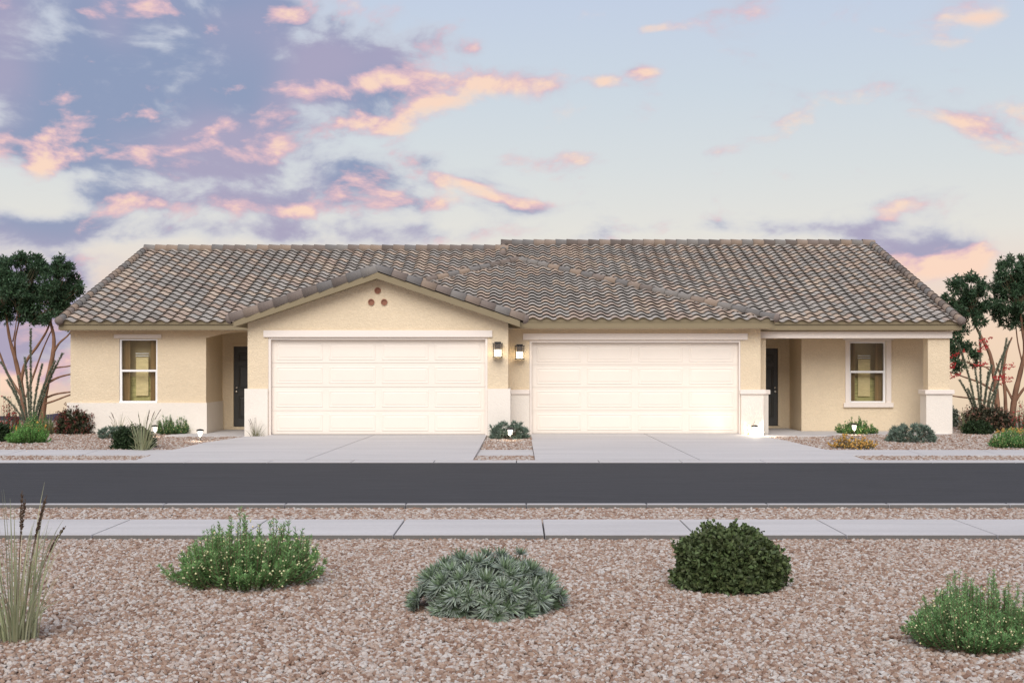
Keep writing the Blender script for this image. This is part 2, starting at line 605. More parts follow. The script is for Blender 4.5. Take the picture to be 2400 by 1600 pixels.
KN0, KN1, RF = 15.95, 16.10, 23.18
mb = MB()
mb.prism_z([(-60, KN1), (60, KN1), (60, RF), (-60, RF)], -0.10, 0.0)
structure(mb.build('road', M['asphalt']))

def run_of_slabs(name, piece, mat, y0, y1, z0, z1, first, step, x0, x1, gap, bev):
    base = MB()
    base.box(x0, x1, y0 + 0.02, y1 - 0.02, z0 - 0.03, z0 + 0.003)
    o = structure(base.build(name, M['kerb']))
    k = math.floor((x0 - first) / step)
    x = first + k * step
    shared = None
    while x < x1:
        if shared is None:
            p = MB()
            p.box(x + gap / 2, x + step - gap / 2, y0, y1, z0, z1)
            ob = p.build(piece, mat, o, bevel=bev)
            if piece != 'gutter_stone':      # front and back flanks in a darker concrete
                ob.data.materials.append(M['dark_flank'])
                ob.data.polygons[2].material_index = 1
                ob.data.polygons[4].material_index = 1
            shared = ob
        else:
            ob = shared.copy()
            COL.objects.link(ob)
            place(ob, (x + step / 2, (y0 + y1) / 2, z0), o)
        x += step
    return o
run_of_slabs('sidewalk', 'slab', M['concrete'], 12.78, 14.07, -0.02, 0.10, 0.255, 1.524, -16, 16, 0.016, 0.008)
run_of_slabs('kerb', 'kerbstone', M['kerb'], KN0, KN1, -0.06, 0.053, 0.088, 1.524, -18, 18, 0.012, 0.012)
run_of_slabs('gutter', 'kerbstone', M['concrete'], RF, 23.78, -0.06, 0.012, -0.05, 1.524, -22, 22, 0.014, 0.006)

# far pavement pieces: left, between the driveways, right
def far_walk(x0l, x0h, x1l, x1h):
    m_ = MB()
    m_.prism_z([(x0l, 24.93, 0.014), (x1l, 24.93, 0.014), (x1h, 26.15, 0.042), (x0h, 26.15, 0.042)], -0.08, 0)
    return m_
o = MB(); o.box(-22, 22, 24.95, 26.1, -0.11, -0.085)
fw = structure(o.build('sidewalk', M['kerb']))
xl = -7.14
while xl > -21:
    far_walk(xl - 1.51, xl - 1.51, xl, xl if xl < -7.2 else -6.98).build('slab', M['concrete'], fw)
    xl -= 1.524
xl = 6.47
while xl < 21:
    far_walk(xl, xl if xl > 6.5 else 6.22, xl + 1.51, xl + 1.51).build('slab', M['concrete'], fw)
    xl += 1.524
far_walk(-0.835, -0.80, 0.282, 0.275).build('slab', M['concrete'], fw)

# driveways: two slabs each with a joint down the middle
def drive(name, left, right, joint, zfun):
    b_ = MB()
    xs_ = [p[0] for p in left + right]
    b_.box(min(xs_) + 0.1, max(xs_) - 0.1, 23.85, 28.3, -0.12, -0.10)
    o = structure(b_.build(name, M['kerb']))
    for a, c in ((left, joint), (joint, right)):
        g0 = 0.009
        la = [(p[0] + (g0 if a is joint else 0), p[1], zfun(p[1])) for p in a]
        rc = [(p[0] - (g0 if c is joint else 0), p[1], zfun(p[1])) for p in c]
        # strips keep each top face planar in Y
        m_ = MB()
        Ys = sorted({p[1] for p in la} | {p[1] for p in rc})
        def at(poly, Y):
            for (xa, ya, _), (xb, yb, _) in zip(poly, poly[1:]):
                lo, hi = min(ya, yb), max(ya, yb)
                if lo - 1e-6 <= Y <= hi + 1e-6:
                    t = 0 if yb == ya else (Y - ya) / (yb - ya)
                    return xa + (xb - xa) * t
            return poly[0][0] if abs(Y - poly[0][1]) < abs(Y - poly[-1][1]) else poly[-1][0]
        vs, fs = [], []
        for Y in Ys:
            vs += [(at(la, Y), Y, zfun(Y)), (at(rc, Y), Y, zfun(Y)), (at(la, Y), Y, -0.10), (at(rc, Y), Y, -0.10)]
        n = len(Ys)
        for i in range(n - 1):
            A, B = 4 * i, 4 * i + 4
            fs += [(A, A + 1, B + 1, B), (A, B, B + 2, A + 2), (A + 1, A + 3, B + 3, B + 1), (A + 2, B + 2, B + 3, A + 3)]
        fs += [(0, 2, 3, 1), (4 * n - 4, 4 * n - 3, 4 * n - 1, 4 * n - 2)]
        m_.add(vs, fs)
        m_.build('slab', M['concrete'], o)
    return o
dz1 = lambda Y: 0.016 + 0.187 * max(0, Y - 23.79) / (28.80 - 23.79)
dz2 = lambda Y: 0.016 + 0.160 * max(0, Y - 23.79) / (29.70 - 23.79)
drive('driveway', [(-7.2, 23.79), (-7.1, 25.0), (-6.72, 27.0), (-6.14, 28.40), (-5.70, 28.46), (-5.66, 28.80)],
      [(-0.871, 23.79), (-0.735, 28.80)], [(-4.0, 23.79), (-3.29, 28.80)], dz1)
drive('driveway', [(0.30, 23.79), (0.262, 29.70)],
      [(6.50, 23.79), (6.46, 24.9), (6.19, 26.1), (5.88, 27.8), (5.60, 29.0), (5.18, 29.2), (5.16, 29.70)], [(3.39, 23.79), (2.93, 29.70)], dz2)

def porch(name, pts, z):
    m_ = MB()
    m_.prism_z(pts, -0.05, z)
    return structure(m_.build(name, M['concrete'], bevel=0.008))
porch('porch_floor', [(-8.3, 29.62), (-6.19, 29.62), (-6.19, 32.28), (-7.53, 32.28), (-7.53, 30.5), (-8.1, 30.45)], 0.138)
porch('porch_floor', [(5.70, 29.62), (7.2, 29.62), (7.75, 30.28), (10.30, 30.28), (10.30, 31.58), (7.02, 31.58), (7.02, 32.95), (5.99, 32.95), (5.99, 30.1), (5.70, 30.1)], 0.138)

# ------------------------------------------------------------------ gravel (stuff)
def pebble_nodes():
    t = bpy.data.node_groups.new('pebble_scatter', 'GeometryNodeTree')
    t.interface.new_socket('Geometry', in_out='INPUT', socket_type='NodeSocketGeometry')
    t.interface.new_socket('Density', in_out='INPUT', socket_type='NodeSocketFloat')
    t.interface.new_socket('Size', in_out='INPUT', socket_type='NodeSocketFloat')
    t.interface.new_socket('Seed', in_out='INPUT', socket_type='NodeSocketInt')
    t.interface.new_socket('Geometry', in_out='OUTPUT', socket_type='NodeSocketGeometry')
    N, L = t.nodes.new, t.links.new
    gi, go = N('NodeGroupInput'), N('NodeGroupOutput')
    dp = N('GeometryNodeDistributePointsOnFaces')
    L(gi.outputs['Geometry'], dp.inputs['Mesh'])
    L(gi.outputs['Density'], dp.inputs['Density'])
    L(gi.outputs['Seed'], dp.inputs['Seed'])
    join = N('GeometryNodeJoinGeometry')
    for k in range(7):
        ico = N('GeometryNodeMeshIcoSphere')
        ico.inputs['Radius'].default_value = 0.5
        ico.inputs['Subdivisions'].default_value = 2
        pos = N('GeometryNodeInputPosition')
        nz = N('ShaderNodeTexNoise')
        nz.noise_dimensions = '4D'
        nz.inputs['W'].default_value = 3.7 * k + 1
        nz.inputs['Scale'].default_value = 1.6
        nz.inputs['Detail'].default_value = 1.5
        L(pos.outputs[0], nz.inputs['Vector'])
        sb = N('ShaderNodeVectorMath'); sb.operation = 'SUBTRACT'
        L(nz.outputs['Color'], sb.inputs[0]); sb.inputs[1].default_value = (0.5, 0.5, 0.5)
        ml = N('ShaderNodeVectorMath'); ml.operation = 'SCALE'
        L(sb.outputs[0], ml.inputs[0]); ml.inputs['Scale'].default_value = 0.75
        sp = N('GeometryNodeSetPosition')
        L(ico.outputs['Mesh'], sp.inputs['Geometry']); L(ml.outputs[0], sp.inputs['Offset'])
        tr = N('GeometryNodeTransform')
        L(sp.outputs[0], tr.inputs['Geometry'])
        tr.inputs['Scale'].default_value = (1.0 + 0.05 * k, 0.8 + 0.04 * (k % 3), 0.62 + 0.05 * (k % 4))
        sm = N('GeometryNodeSetMaterial')
        sm.inputs['Material'].default_value = M['pebble']
        L(tr.outputs[0], sm.inputs['Geometry'])
        gti = N('GeometryNodeGeometryToInstance')
        L(sm.outputs[0], gti.inputs[0])
        L(gti.outputs[0], join.inputs[0])
    ri = N('FunctionNodeRandomValue'); ri.data_type = 'INT'
    ri.inputs['Min'].default_value if False else None
    for s in ri.inputs:
        if s.type == 'INT' and s.name == 'Min': s.default_value = 0
        if s.type == 'INT' and s.name == 'Max': s.default_value = 6
        if s.name == 'Seed': s.default_value = 11
    rr = N('FunctionNodeRandomValue'); rr.data_type = 'FLOAT_VECTOR'
    for s in rr.inputs:
        if s.type == 'VECTOR' and s.name == 'Min': s.default_value = (-0.7, -0.7, 0)
        if s.type == 'VECTOR' and s.name == 'Max': s.default_value = (0.7, 0.7, 6.283)
        if s.name == 'Seed': s.default_value = 12
    rs = N('FunctionNodeRandomValue'); rs.data_type = 'FLOAT'
    for s in rs.inputs:
        if s.type == 'VALUE' and s.name == 'Min': s.default_value = 0.55
        if s.type == 'VALUE' and s.name == 'Max': s.default_value = 1.35
        if s.name == 'Seed': s.default_value = 13
    sc = N('ShaderNodeMath'); sc.operation = 'MULTIPLY'
    L([o for o in rs.outputs if o.type == 'VALUE'][0], sc.inputs[0]); L(gi.outputs['Size'], sc.inputs[1])
    ip = N('GeometryNodeInstanceOnPoints')
    L(dp.outputs['Points'], ip.inputs['Points']); L(join.outputs[0], ip.inputs['Instance'])
    ip.inputs['Pick Instance'].default_value = True
    L([o for o in ri.outputs if o.type == 'INT'][0], ip.inputs['Instance Index'])
    L([o for o in rr.outputs if o.type == 'VECTOR'][0], ip.inputs['Rotation'])
    L(sc.outputs[0], ip.inputs['Scale'])
    rz = N('FunctionNodeRandomValue'); rz.data_type = 'FLOAT_VECTOR'
    for s in rz.inputs:
        if s.type == 'VECTOR' and s.name == 'Min': s.default_value = (0, 0, -0.006)
        if s.type == 'VECTOR' and s.name == 'Max': s.default_value = (0, 0, 0.014)
        if s.name == 'Seed': s.default_value = 14
    ti = N('GeometryNodeTranslateInstances')
    L(ip.outputs[0], ti.inputs['Instances']); L([o for o in rz.outputs if o.type == 'VECTOR'][0], ti.inputs['Translation'])
    ti.inputs['Local Space'].default_value = False
    rc = N('FunctionNodeRandomValue'); rc.data_type = 'FLOAT'
    for s in rc.inputs:
        if s.name == 'Seed': s.default_value = 15
    sa = N('GeometryNodeStoreNamedAttribute')
    sa.data_type = 'FLOAT'; sa.domain = 'INSTANCE'
    sa.inputs['Name'].default_value = 'shade'
    L(ti.outputs[0], sa.inputs['Geometry'])
    L([o for o in rc.outputs if o.type == 'VALUE'][0], [s for s in sa.inputs if s.name == 'Value' and s.type == 'VALUE'][0])
    j2 = N('GeometryNodeJoinGeometry')
    L(sa.outputs[0], j2.inputs[0]); L(gi.outputs['Geometry'], j2.inputs[0])
    L(j2.outputs[0], go.inputs[0])
    return t
PEBTREE = pebble_nodes()
def gravel(label, polys, density, size, seed):
    """polys: list of (x,y,z) polygons"""
    m_ = MB()
    for p in polys:
        m_.add(p, [tuple(range(len(p)))])
    o = m_.build('gravel', M['gravel'])
    tag(o, label, 'gravel', kind='stuff')
    md = o.modifiers.new('pebbles', 'NODES')
    md.node_group = PEBTREE
    ids = {s.name: s.identifier for s in PEBTREE.interface.items_tree if s.in_out == 'INPUT'}
    md[ids['Density']] = float(density)
    md[ids['Size']] = float(size)
    md[ids['Seed']] = seed
    return o
GZ = 0.042
gravel('pinkish tan gravel bed in front of the near sidewalk', [[(-4.2, 5.9, GZ), (4.2, 5.9, GZ), (6.9, 12.775, GZ), (-6.9, 12.775, GZ)]], 2900, 0.032, 1)
gravel('narrow gravel strip between near sidewalk and kerb', [[(-8.4, 14.075, 0.022), (8.4, 14.075, 0.022), (8.4, 15.945, -0.012), (-8.4, 15.945, -0.012)]], 1500, 0.042, 2)
mb = MB()
mb.box(-16, 16, 14.09, 15.93, -0.1, -0.02)
mb.box(-16, 16, 2.0, 12.76, -0.1, 0.03)
structure(mb.build('planting_bed', M['gravel']))
gravel('narrow gravel strips between far sidewalk and road', [
    [(-13, 23.80, -0.012), (-7.22, 23.80, -0.012), (-7.15, 24.92, -0.012), (-13, 24.92, -0.012)],
    [(6.53, 23.80, -0.012), (13, 23.80, -0.012), (13, 24.92, -0.012), (6.49, 24.92, -0.012)],
    [(-0.86, 23.80, -0.012), (0.29, 23.80, -0.012), (0.285, 24.92, -0.012), (-0.84, 24.92, -0.012)]], 900, 0.046, 3)
def yz(x, y): return (x, y, yard_z(y) - 0.012)
gravel('pinkish gravel yard left of the driveways', [[yz(-15.5, 26.16), yz(-7.0, 26.16), yz(-6.74, 27.0), yz(-6.16, 28.42), yz(-5.62, 28.5), yz(-5.62, 28.70), yz(-6.2, 28.8), yz(-6.2, 29.61), yz(-8.31, 29.61), yz(-8.12, 30.46), yz(-8.1, 30.53), yz(-15.5, 30.53)],
        [(-16.5, 30.53, .110), (-10.95, 30.53, .110), (-10.95, 37, .128), (-16.5, 37, .128)]], 800, 0.046, 4)
gravel('pinkish gravel yard right of the driveways', [[yz(6.22, 26.16), yz(15.5, 26.16), yz(15.5, 30.27), yz(7.76, 30.27), yz(7.21, 29.61), yz(5.62, 29.61), yz(5.2, 29.58), yz(5.2, 29.25), yz(5.63, 28.95), yz(5.91, 27.8)],
        [(10.32, 30.27, .106), (16.5, 30.27, .106), (16.5, 37, .128), (10.45, 37, .128)]], 800, 0.046, 5)
gravel('gravel strip between the two driveways', [[(-0.79, 26.16, .034), (0.27, 26.16, .034), (0.262, 28.68, .150), (-0.74, 28.68, .150)], [(-0.19, 28.68, .150), (0.262, 28.68, .150), (0.262, 29.55, .155), (-0.19, 29.55, .155)]], 1000, 0.046, 6)

# far dark hills
mb = MB()
pts = []
for i in range(61):
    x = -520 + i * 13.0
    t = (x + 520) / 780
    h = -34 + 21.5 * (1 + 0.35 * math.sin(t * 9 + 1) + 0.18 * math.sin(t * 31)) * math.exp(-((x + 205) / 150) ** 2)
    pts.append((x, h))
vs, fs = [], []
for i, (x, h) in enumerate(pts):
    vs += [(x, 560, -60), (x, 600 + 6 * math.sin(i), h), (x, 660, -60)]
for i in range(60):
    a = 3 * i
    fs += [(a, a + 3, a + 4, a + 1), (a + 1, a + 4, a + 5, a + 2)]
mb.add(vs, fs)
structure(mb.build('hill', M['hill'], smooth=True))

# ------------------------------------------------------------------ the house
YG1, YG2, YL, YP, YW = 28.75, 29.65, 30.6, 30.4, 31.6
YD1, YD2 = 32.3, 33.0
ZT = 2.62
house = thing('house', (0, 30.6, 0.13), 'single-storey beige stucco duplex with tiled roof and two white garage doors', 'house')

def pbox(m_, px0, px1, pyt, pyb, Yref, y0, y1):
    m_.box(X(px0, Yref), X(px1, Yref), y0, y1, Z(pyb, Yref), Z(pyt, Yref))
def part(name, mat, parent=house, fn=None, bevel=0.0, **kw):
    m_ = MB()
    fn(m_)
    return m_.build(name, mat, parent, bevel=bevel, **kw)

# --- gable geometry (left garage)
GAX = X(883, 28.4)                 # gable centre
G_APEX = 3.874 + 0.03
G_HALF = 3.235
GS = 0.338
def gz(x): return G_APEX - GS * abs(x - GAX)
xl1, xr1 = X(580.4, YG1), X(1191, YG1)
dl1, dr1 = X(628.6, YG1), X(1142.8, YG1)
zb1, zd1 = Z(1018.5, YG1), Z(790.7, YG1)
def f(m_):
    m_.prism_y([(xl1, zb1 - .05), (dl1, zb1 - .05), (dl1, zd1), (dr1, zd1), (dr1, zb1 - .05), (xr1, zb1 - .05), (xr1, gz(xr1) - .13), (GAX, G_APEX - .13), (xl1, gz(xl1) - .13)], YG1, YG1 + .25)
    m_.box(xl1, xl1 + .15, YG1 + .25, 33.2, 0.05, 2.62)
    m_.box(xr1 - .15, xr1, YG1 + .25, YG2 + .2, 0.05, 2.62)
part('wall', M['stucco'], fn=f)
def f(m_):
    m_.box(X(574, YG1), dl1 - .002, YG1 - .05, YG1 - .003, 0.0, Z(910.7, YG1))
    m_.box(X(574, YG1), xl1 - .003, YG1 - .003, 29.6, 0.0, Z(910.7, YG1))
part('wainscot', M['white_stucco'], fn=f)
def f(m_):
    m_.box(dr1 + .002, X(1196.4, YG1), YG1 - .05, YG1 - .003, -.03, Z(910.7, YG1))
    m_.box(xr1 + .003, X(1196.4, YG1), YG1 - .003, YG2 - .06, -.03, Z(910.7, YG1))
part('wainscot', M['white_stucco'], fn=f)
part('header_trim', M['trim'], fn=lambda m_: pbox(m_, 617.9, 1154, 774, 790.0, YG1, YG1 - .045, YG1 - .003), bevel=.006)

def garage_door(Yw, frame_l, door_l, door_r, frame_r, frame_top, door_top, bot, rows, cols):
    """white sectional door, recessed in its frame"""
    zb, zt = Z(bot, Yw), Z(door_top, Yw)
    yf = Yw + 0.13
    fr = MB()
    fr.box(X(frame_l, Yw) + .002, X(door_l, Yw), Yw + .012, Yw + .24, zb - .04, Z(frame_top, Yw) - .002)
    fr.box(X(door_r, Yw), X(frame_r, Yw) - .002, Yw + .012, Yw + .24, zb - .04, Z(frame_top, Yw) - .002)
    fr.box(X(door_l, Yw), X(door_r, Yw), Yw + .012, Yw + .24, zt, Z(frame_top, Yw) - .002)
    fr.build('door_frame', M['trim'], house)
    edges = [zt - .004] + [Z(r, Yw) for r in rows] + [zb]
    d = MB()
    xa, xb = X(door_l, Yw) + .004, X(door_r, Yw) - .004
    for i in range(4):
        g0 = .006
        d.box(xa, xb, yf, yf + .045, edges[i + 1] + g0 / 2, edges[i] - g0 / 2)
    d.box(xa, xb, yf + .02, yf + .055, zb, zt - .004)
    door = d.build('garage_door', M['garage'], house)
    proto = None
    h = (edges[0] - edges[-1]) / 4
    w = X(cols[0][1], Yw) - X(cols[0][0], Yw)
    for i in range(4):
        zc = (edges[i] + edges[i + 1]) / 2
        for (c0, c1) in cols:
            xc = (X(c0, Yw) + X(c1, Yw)) / 2
            if proto is None:
                # raised field inside a sunk-looking rim
                hw, hh = w / 2, h * 0.36
                def ring(sx, sz, y): return [(-sx, y, -sz), (sx, y, -sz), (sx, y, sz), (-sx, y, sz)]
                lv = ring(hw, hh, 0.0) + ring(hw - .012, hh - .012, -.008) + ring(hw - .028, hh - .028, -.008) + ring(hw - .040, hh - .040, -.002) + ring(hw - .075, hh - .075, -.009)
                fs = []
                for r_ in range(4):
                    for k in range(4):
                        k2 = (k + 1) % 4
                        fs.append((r_ * 4 + k, r_ * 4 + k2, r_ * 4 + 4 + k2, r_ * 4 + 4 + k))
                fs.append((16, 17, 18, 19))
                p_ = MB()
                p_.add(lv, fs)
                proto = p_.mesh('door_panel', M['garage'])
            ob = bpy.data.objects.new('door_panel', proto)
            COL.objects.link(ob)
            place(ob, (xc, yf - .0005, zc), door)
    return door
garage_door(YG1, 628.6, 634.4, 1137.4, 1142.8, 790.7, 795.6, 1018.3, [850.7, 906.8, 962.5], [(645, 755), (768, 880), (893, 1004), (1016.5, 1128.5)])
garage_door(YG2, 1241, 1246.4, 1732, 1735.7, 797.3, 802.5, 1016.2, [854.3, 907.8, 962], [(1257.8, 1362.8), (1376.7, 1482), (1496.2, 1601.6), (1616, 1721.4)])

# clay pipe vents in the gable
for (px, py) in ((885.3, 681), (870.3, 708), (900.5, 708)):
    m_ = MB()
    cx_, cz_ = X(px, YG1), Z(py, YG1)
    seg = 20
    ro, ri_ = .073, .054
    prof = [(ro, .0), (ro, -.030), (ri_, -.030), (ri_, -.002)]
    vs, fs = [], []
    for (r_, dy) in prof:
        for k in range(seg):
            a = 2 * math.pi * k / seg
            vs.append((cx_ + r_ * math.cos(a), YG1 - .002 + dy, cz_ + r_ * math.sin(a)))
    for i in range(3):
        for k in range(seg):
            k2 = (k + 1) % seg
            fs.append((i * seg + k, i * seg + k2, (i + 1) * seg + k2, (i + 1) * seg + k))
    fs.append(tuple(3 * seg + k for k in range(seg)))
    m_.add(vs, fs)
    m_.build('gable_vent', M['clay'], house)

# --- right garage
xr2 = X(1782.7, YG2)
dl2, dr2 = X(1241, YG2), X(1735.7, YG2)
zb2, zd2 = Z(1016.3, YG2), Z(797.3, YG2)
def f(m_):
    m_.prism_y([(xr1 - .1, zb2 - .06), (dl2, zb2 - .06), (dl2, zd2), (dr2, zd2), (dr2, zb2 - .06), (xr2, zb2 - .06), (xr2, ZT + .02), (xr1 - .1, ZT + .02)], YG2, YG2 + .25)
    m_.box(xr2 - .15, xr2, YG2 + .25, YP + .3, .05, ZT)
part('wall', M['stucco'], fn=f)
part('header_trim', M['trim'], fn=lambda m_: pbox(m_, 1225.7, 1751.8, 780.7, 796.4, YG2, YG2 - .045, YG2 - .003), bevel=.006)
part('wainscot', M['white_stucco'], fn=lambda m_: m_.box(X(1196.4, YG1) + .003, dl2 - .002, YG2 - .05, YG2 - .003, -.03, Z(923.2, YG2)))
part('wainscot_cap', M['trim'], fn=lambda m_: m_.box(X(1196.4, YG1) + .003, dl2 - .002, YG2 - .085, YG2 - .003, Z(923.2, YG2), Z(912.8, YG2)), bevel=.006)
def f(m_):
    m_.box(dr2 + .004, X(1788.6, YG2), YG2 - .05, YG2 - .003, 0.0, Z(923.2, YG2))
    m_.box(xr2 + .003, X(1788.6, YG2), YG2 - .003, YP - .06, 0.0, Z(923.2, YG2))
part('wainscot', M['white_stucco'], fn=f)
def f(m_):
    m_.box(dr2 - .02, X(1794, YG2), YG2 - .085, YG2 - .003, Z(923.2, YG2), Z(912.8, YG2))
    m_.box(xr2 + .003, X(1794, YG2), YG2 - .003, YP - .09, Z(923.2, YG2), Z(912.8, YG2))
part('wainscot_cap', M['trim'], fn=f, bevel=.006)

# --- left wing
WLX0, WLX1 = X(165.3, YL), X(483, YL)
wz0, wz1 = Z(944, YL), Z(794, YL)
wx0, wx1 = X(279.4, YL), X(369, YL)
def f(m_):
    m_.box(WLX0, wx0, YL, YL + .2, .05, ZT)
    m_.box(wx1, WLX1, YL, YL + .2, .05, ZT)
    m_.box(wx0, wx1, YL, YL + .2, .05, wz0)
    m_.box(wx0, wx1, YL, YL + .2, wz1, ZT)
    m_.box(WLX1 - .2, WLX1, YL + .2, YD1, .05, ZT)
    m_.box(WLX0, WLX0 + .2, YL + .2, 43.5, .05, ZT)
    m_.add([(WLX0 + .1, 30.6, ZT), (WLX0 + .1, 43.5, ZT), (WLX0 + .1, 37.05, 4.98)], [(0, 2, 1)])
part('wall', M['stucco'], fn=f)
# arched opening in front of the left door
def f(m_):
    arc = []
    for i in range(13):
        x = WLX1 + .001 + (xl1 - WLX1 - .002) * i / 12
        arc.append((x, 2.585 - .148 * (abs(x + 6.5) / 1.07) ** 2.6))
    m_.prism_y(arc + [(xl1 - .001, ZT), (WLX1 + .001, ZT)], YL, YL + .2)
part('arch', M['stucco'], fn=f)
def f(m_):
    m_.box(X(158.3, YL), X(485.8, YL), YL - .05, YL - .003, .06, Z(943.6, YL))
    m_.box(WLX1 + .003, X(485.8, YL), YL - .003, YD1 - .05, .06, Z(943.6, YL))
    m_.box(X(158.3, YL), WLX0 - .003, YL - .003, 34, .06, Z(943.6, YL))
part('wainscot', M['white_stucco'], fn=f)
part('header_trim', M['trim'], fn=lambda m_: pbox(m_, 267.8, 379, 782.9, 792.3, YL, YL - .045, YL - .003), bevel=.005)

def front_door(Yd, x0, frame_x0, frame_x1, ztop, zbot, wallx0, wallx1, knob_px, handed):
    w = .914
    fr = MB()
    zf = ztop + .06
    fr.box(frame_x0, x0 - .004, Yd - .03, Yd + .1, zbot - .01, ztop + .004)
    fr.box(x0 + w + .004, frame_x1, Yd - .03, Yd + .1, zbot - .01, ztop + .004)
    fr.box(frame_x0, frame_x1, Yd - .03, Yd + .1, ztop + .004, zf)
    fr.build('door_frame', M['stucco'], house)
    wl = MB()
    wl.box(wallx0, frame_x0 - .001, Yd, Yd + .15, .05, ZT)
    wl.box(frame_x1 + .001, wallx1, Yd, Yd + .15, .05, ZT)
    wl.box(frame_x0 - .001, frame_x1 + .001, Yd, Yd + .15, zf + .001, ZT)
    wl.box(frame_x0 - .001, frame_x1 + .001, Yd - .01, Yd + .15, .05, zbot - .012)
    wl.build('wall', M['stucco'], house)
    d = MB()
    d.box(x0, x0 + w, Yd + .01, Yd + .055, zbot, ztop)
    door = d.build('front_door', M['door'], house)
    H = ztop - zbot
    for (fx0, fx1) in ((.12, .46), (.54, .88)):
        for (fz0, fz1) in ((.10, .38), (.46, .76), (.81, .92)):
            p = MB()
            a0, a1 = x0 + w * fx0, x0 + w * fx1
            b0, b1 = zbot + H * fz0, zbot + H * fz1
            def ring(s, y): return [(a0 + s, y, b0 + s), (a1 - s, y, b0 + s), (a1 - s, y, b1 - s), (a0 + s, y, b1 - s)]
            y = Yd + .0095
            lv = ring(0, y) + ring(.012, y - .010) + ring(.03, y - .010) + ring(.042, y - .001) + ring(.065, y - .008)
            fs = [(r_ * 4 + k, r_ * 4 + (k + 1) % 4, r_ * 4 + 4 + (k + 1) % 4, r_ * 4 + 4 + k) for r_ in range(4) for k in range(4)] + [(16, 17, 18, 19)]
            p.add(lv, fs)
            p.build('door_panel', M['door'], door)
    kx = X(knob_px, Yd)
    for nm, z, rr_, dep in (('door_handle', Z(917.4, Yd), .032, .055), ('deadbolt', Z(908.3, Yd), .026, .022)):
        h_ = MB()
        pr = [(rr_ * .9, 0), (rr_ * .95, .008), (rr_ * .45, .012), (rr_ * .45, dep * .5), (rr_ * .9, dep * .62), (rr_, dep * .8), (rr_ * .7, dep)] if nm == 'door_handle' else [(rr_, 0), (rr_, dep * .6), (rr_ * .8, dep)]
        vs, fs = [], []
        seg = 14
        for (r_, dy) in pr:
            for k in range(seg):
                a = 2 * math.pi * k / seg
                vs.append((kx + r_ * math.cos(a), Yd + .0098 - dy, z + r_ * math.sin(a)))
        for i in range(len(pr) - 1):
            for k in range(seg):
                fs.append((i * seg + k, i * seg + (k + 1) % seg, (i + 1) * seg + (k + 1) % seg, (i + 1) * seg + k))
        fs.append(tuple((len(pr) - 1) * seg + k for k in range(seg)))
        h_.add(vs, fs)
        h_.build(nm, M['nickel'], door, smooth=True)
front_door(YD1, X(548, YD1), X(541.3, YD1), X(548, YD1) + .914 + .07, Z(811.8, YD1), Z(998.4, YD1), WLX1 - .01, xl1 + .01, 554.7, 'left')
front_door(YD2, X(1823, YD2) - .914, X(1823, YD2) - .914 - .07, X(1829.5, YD2), Z(816.2, YD2), Z(996.8, YD2), 5.6, X(1878.5, YW), 1816.6, 'right')

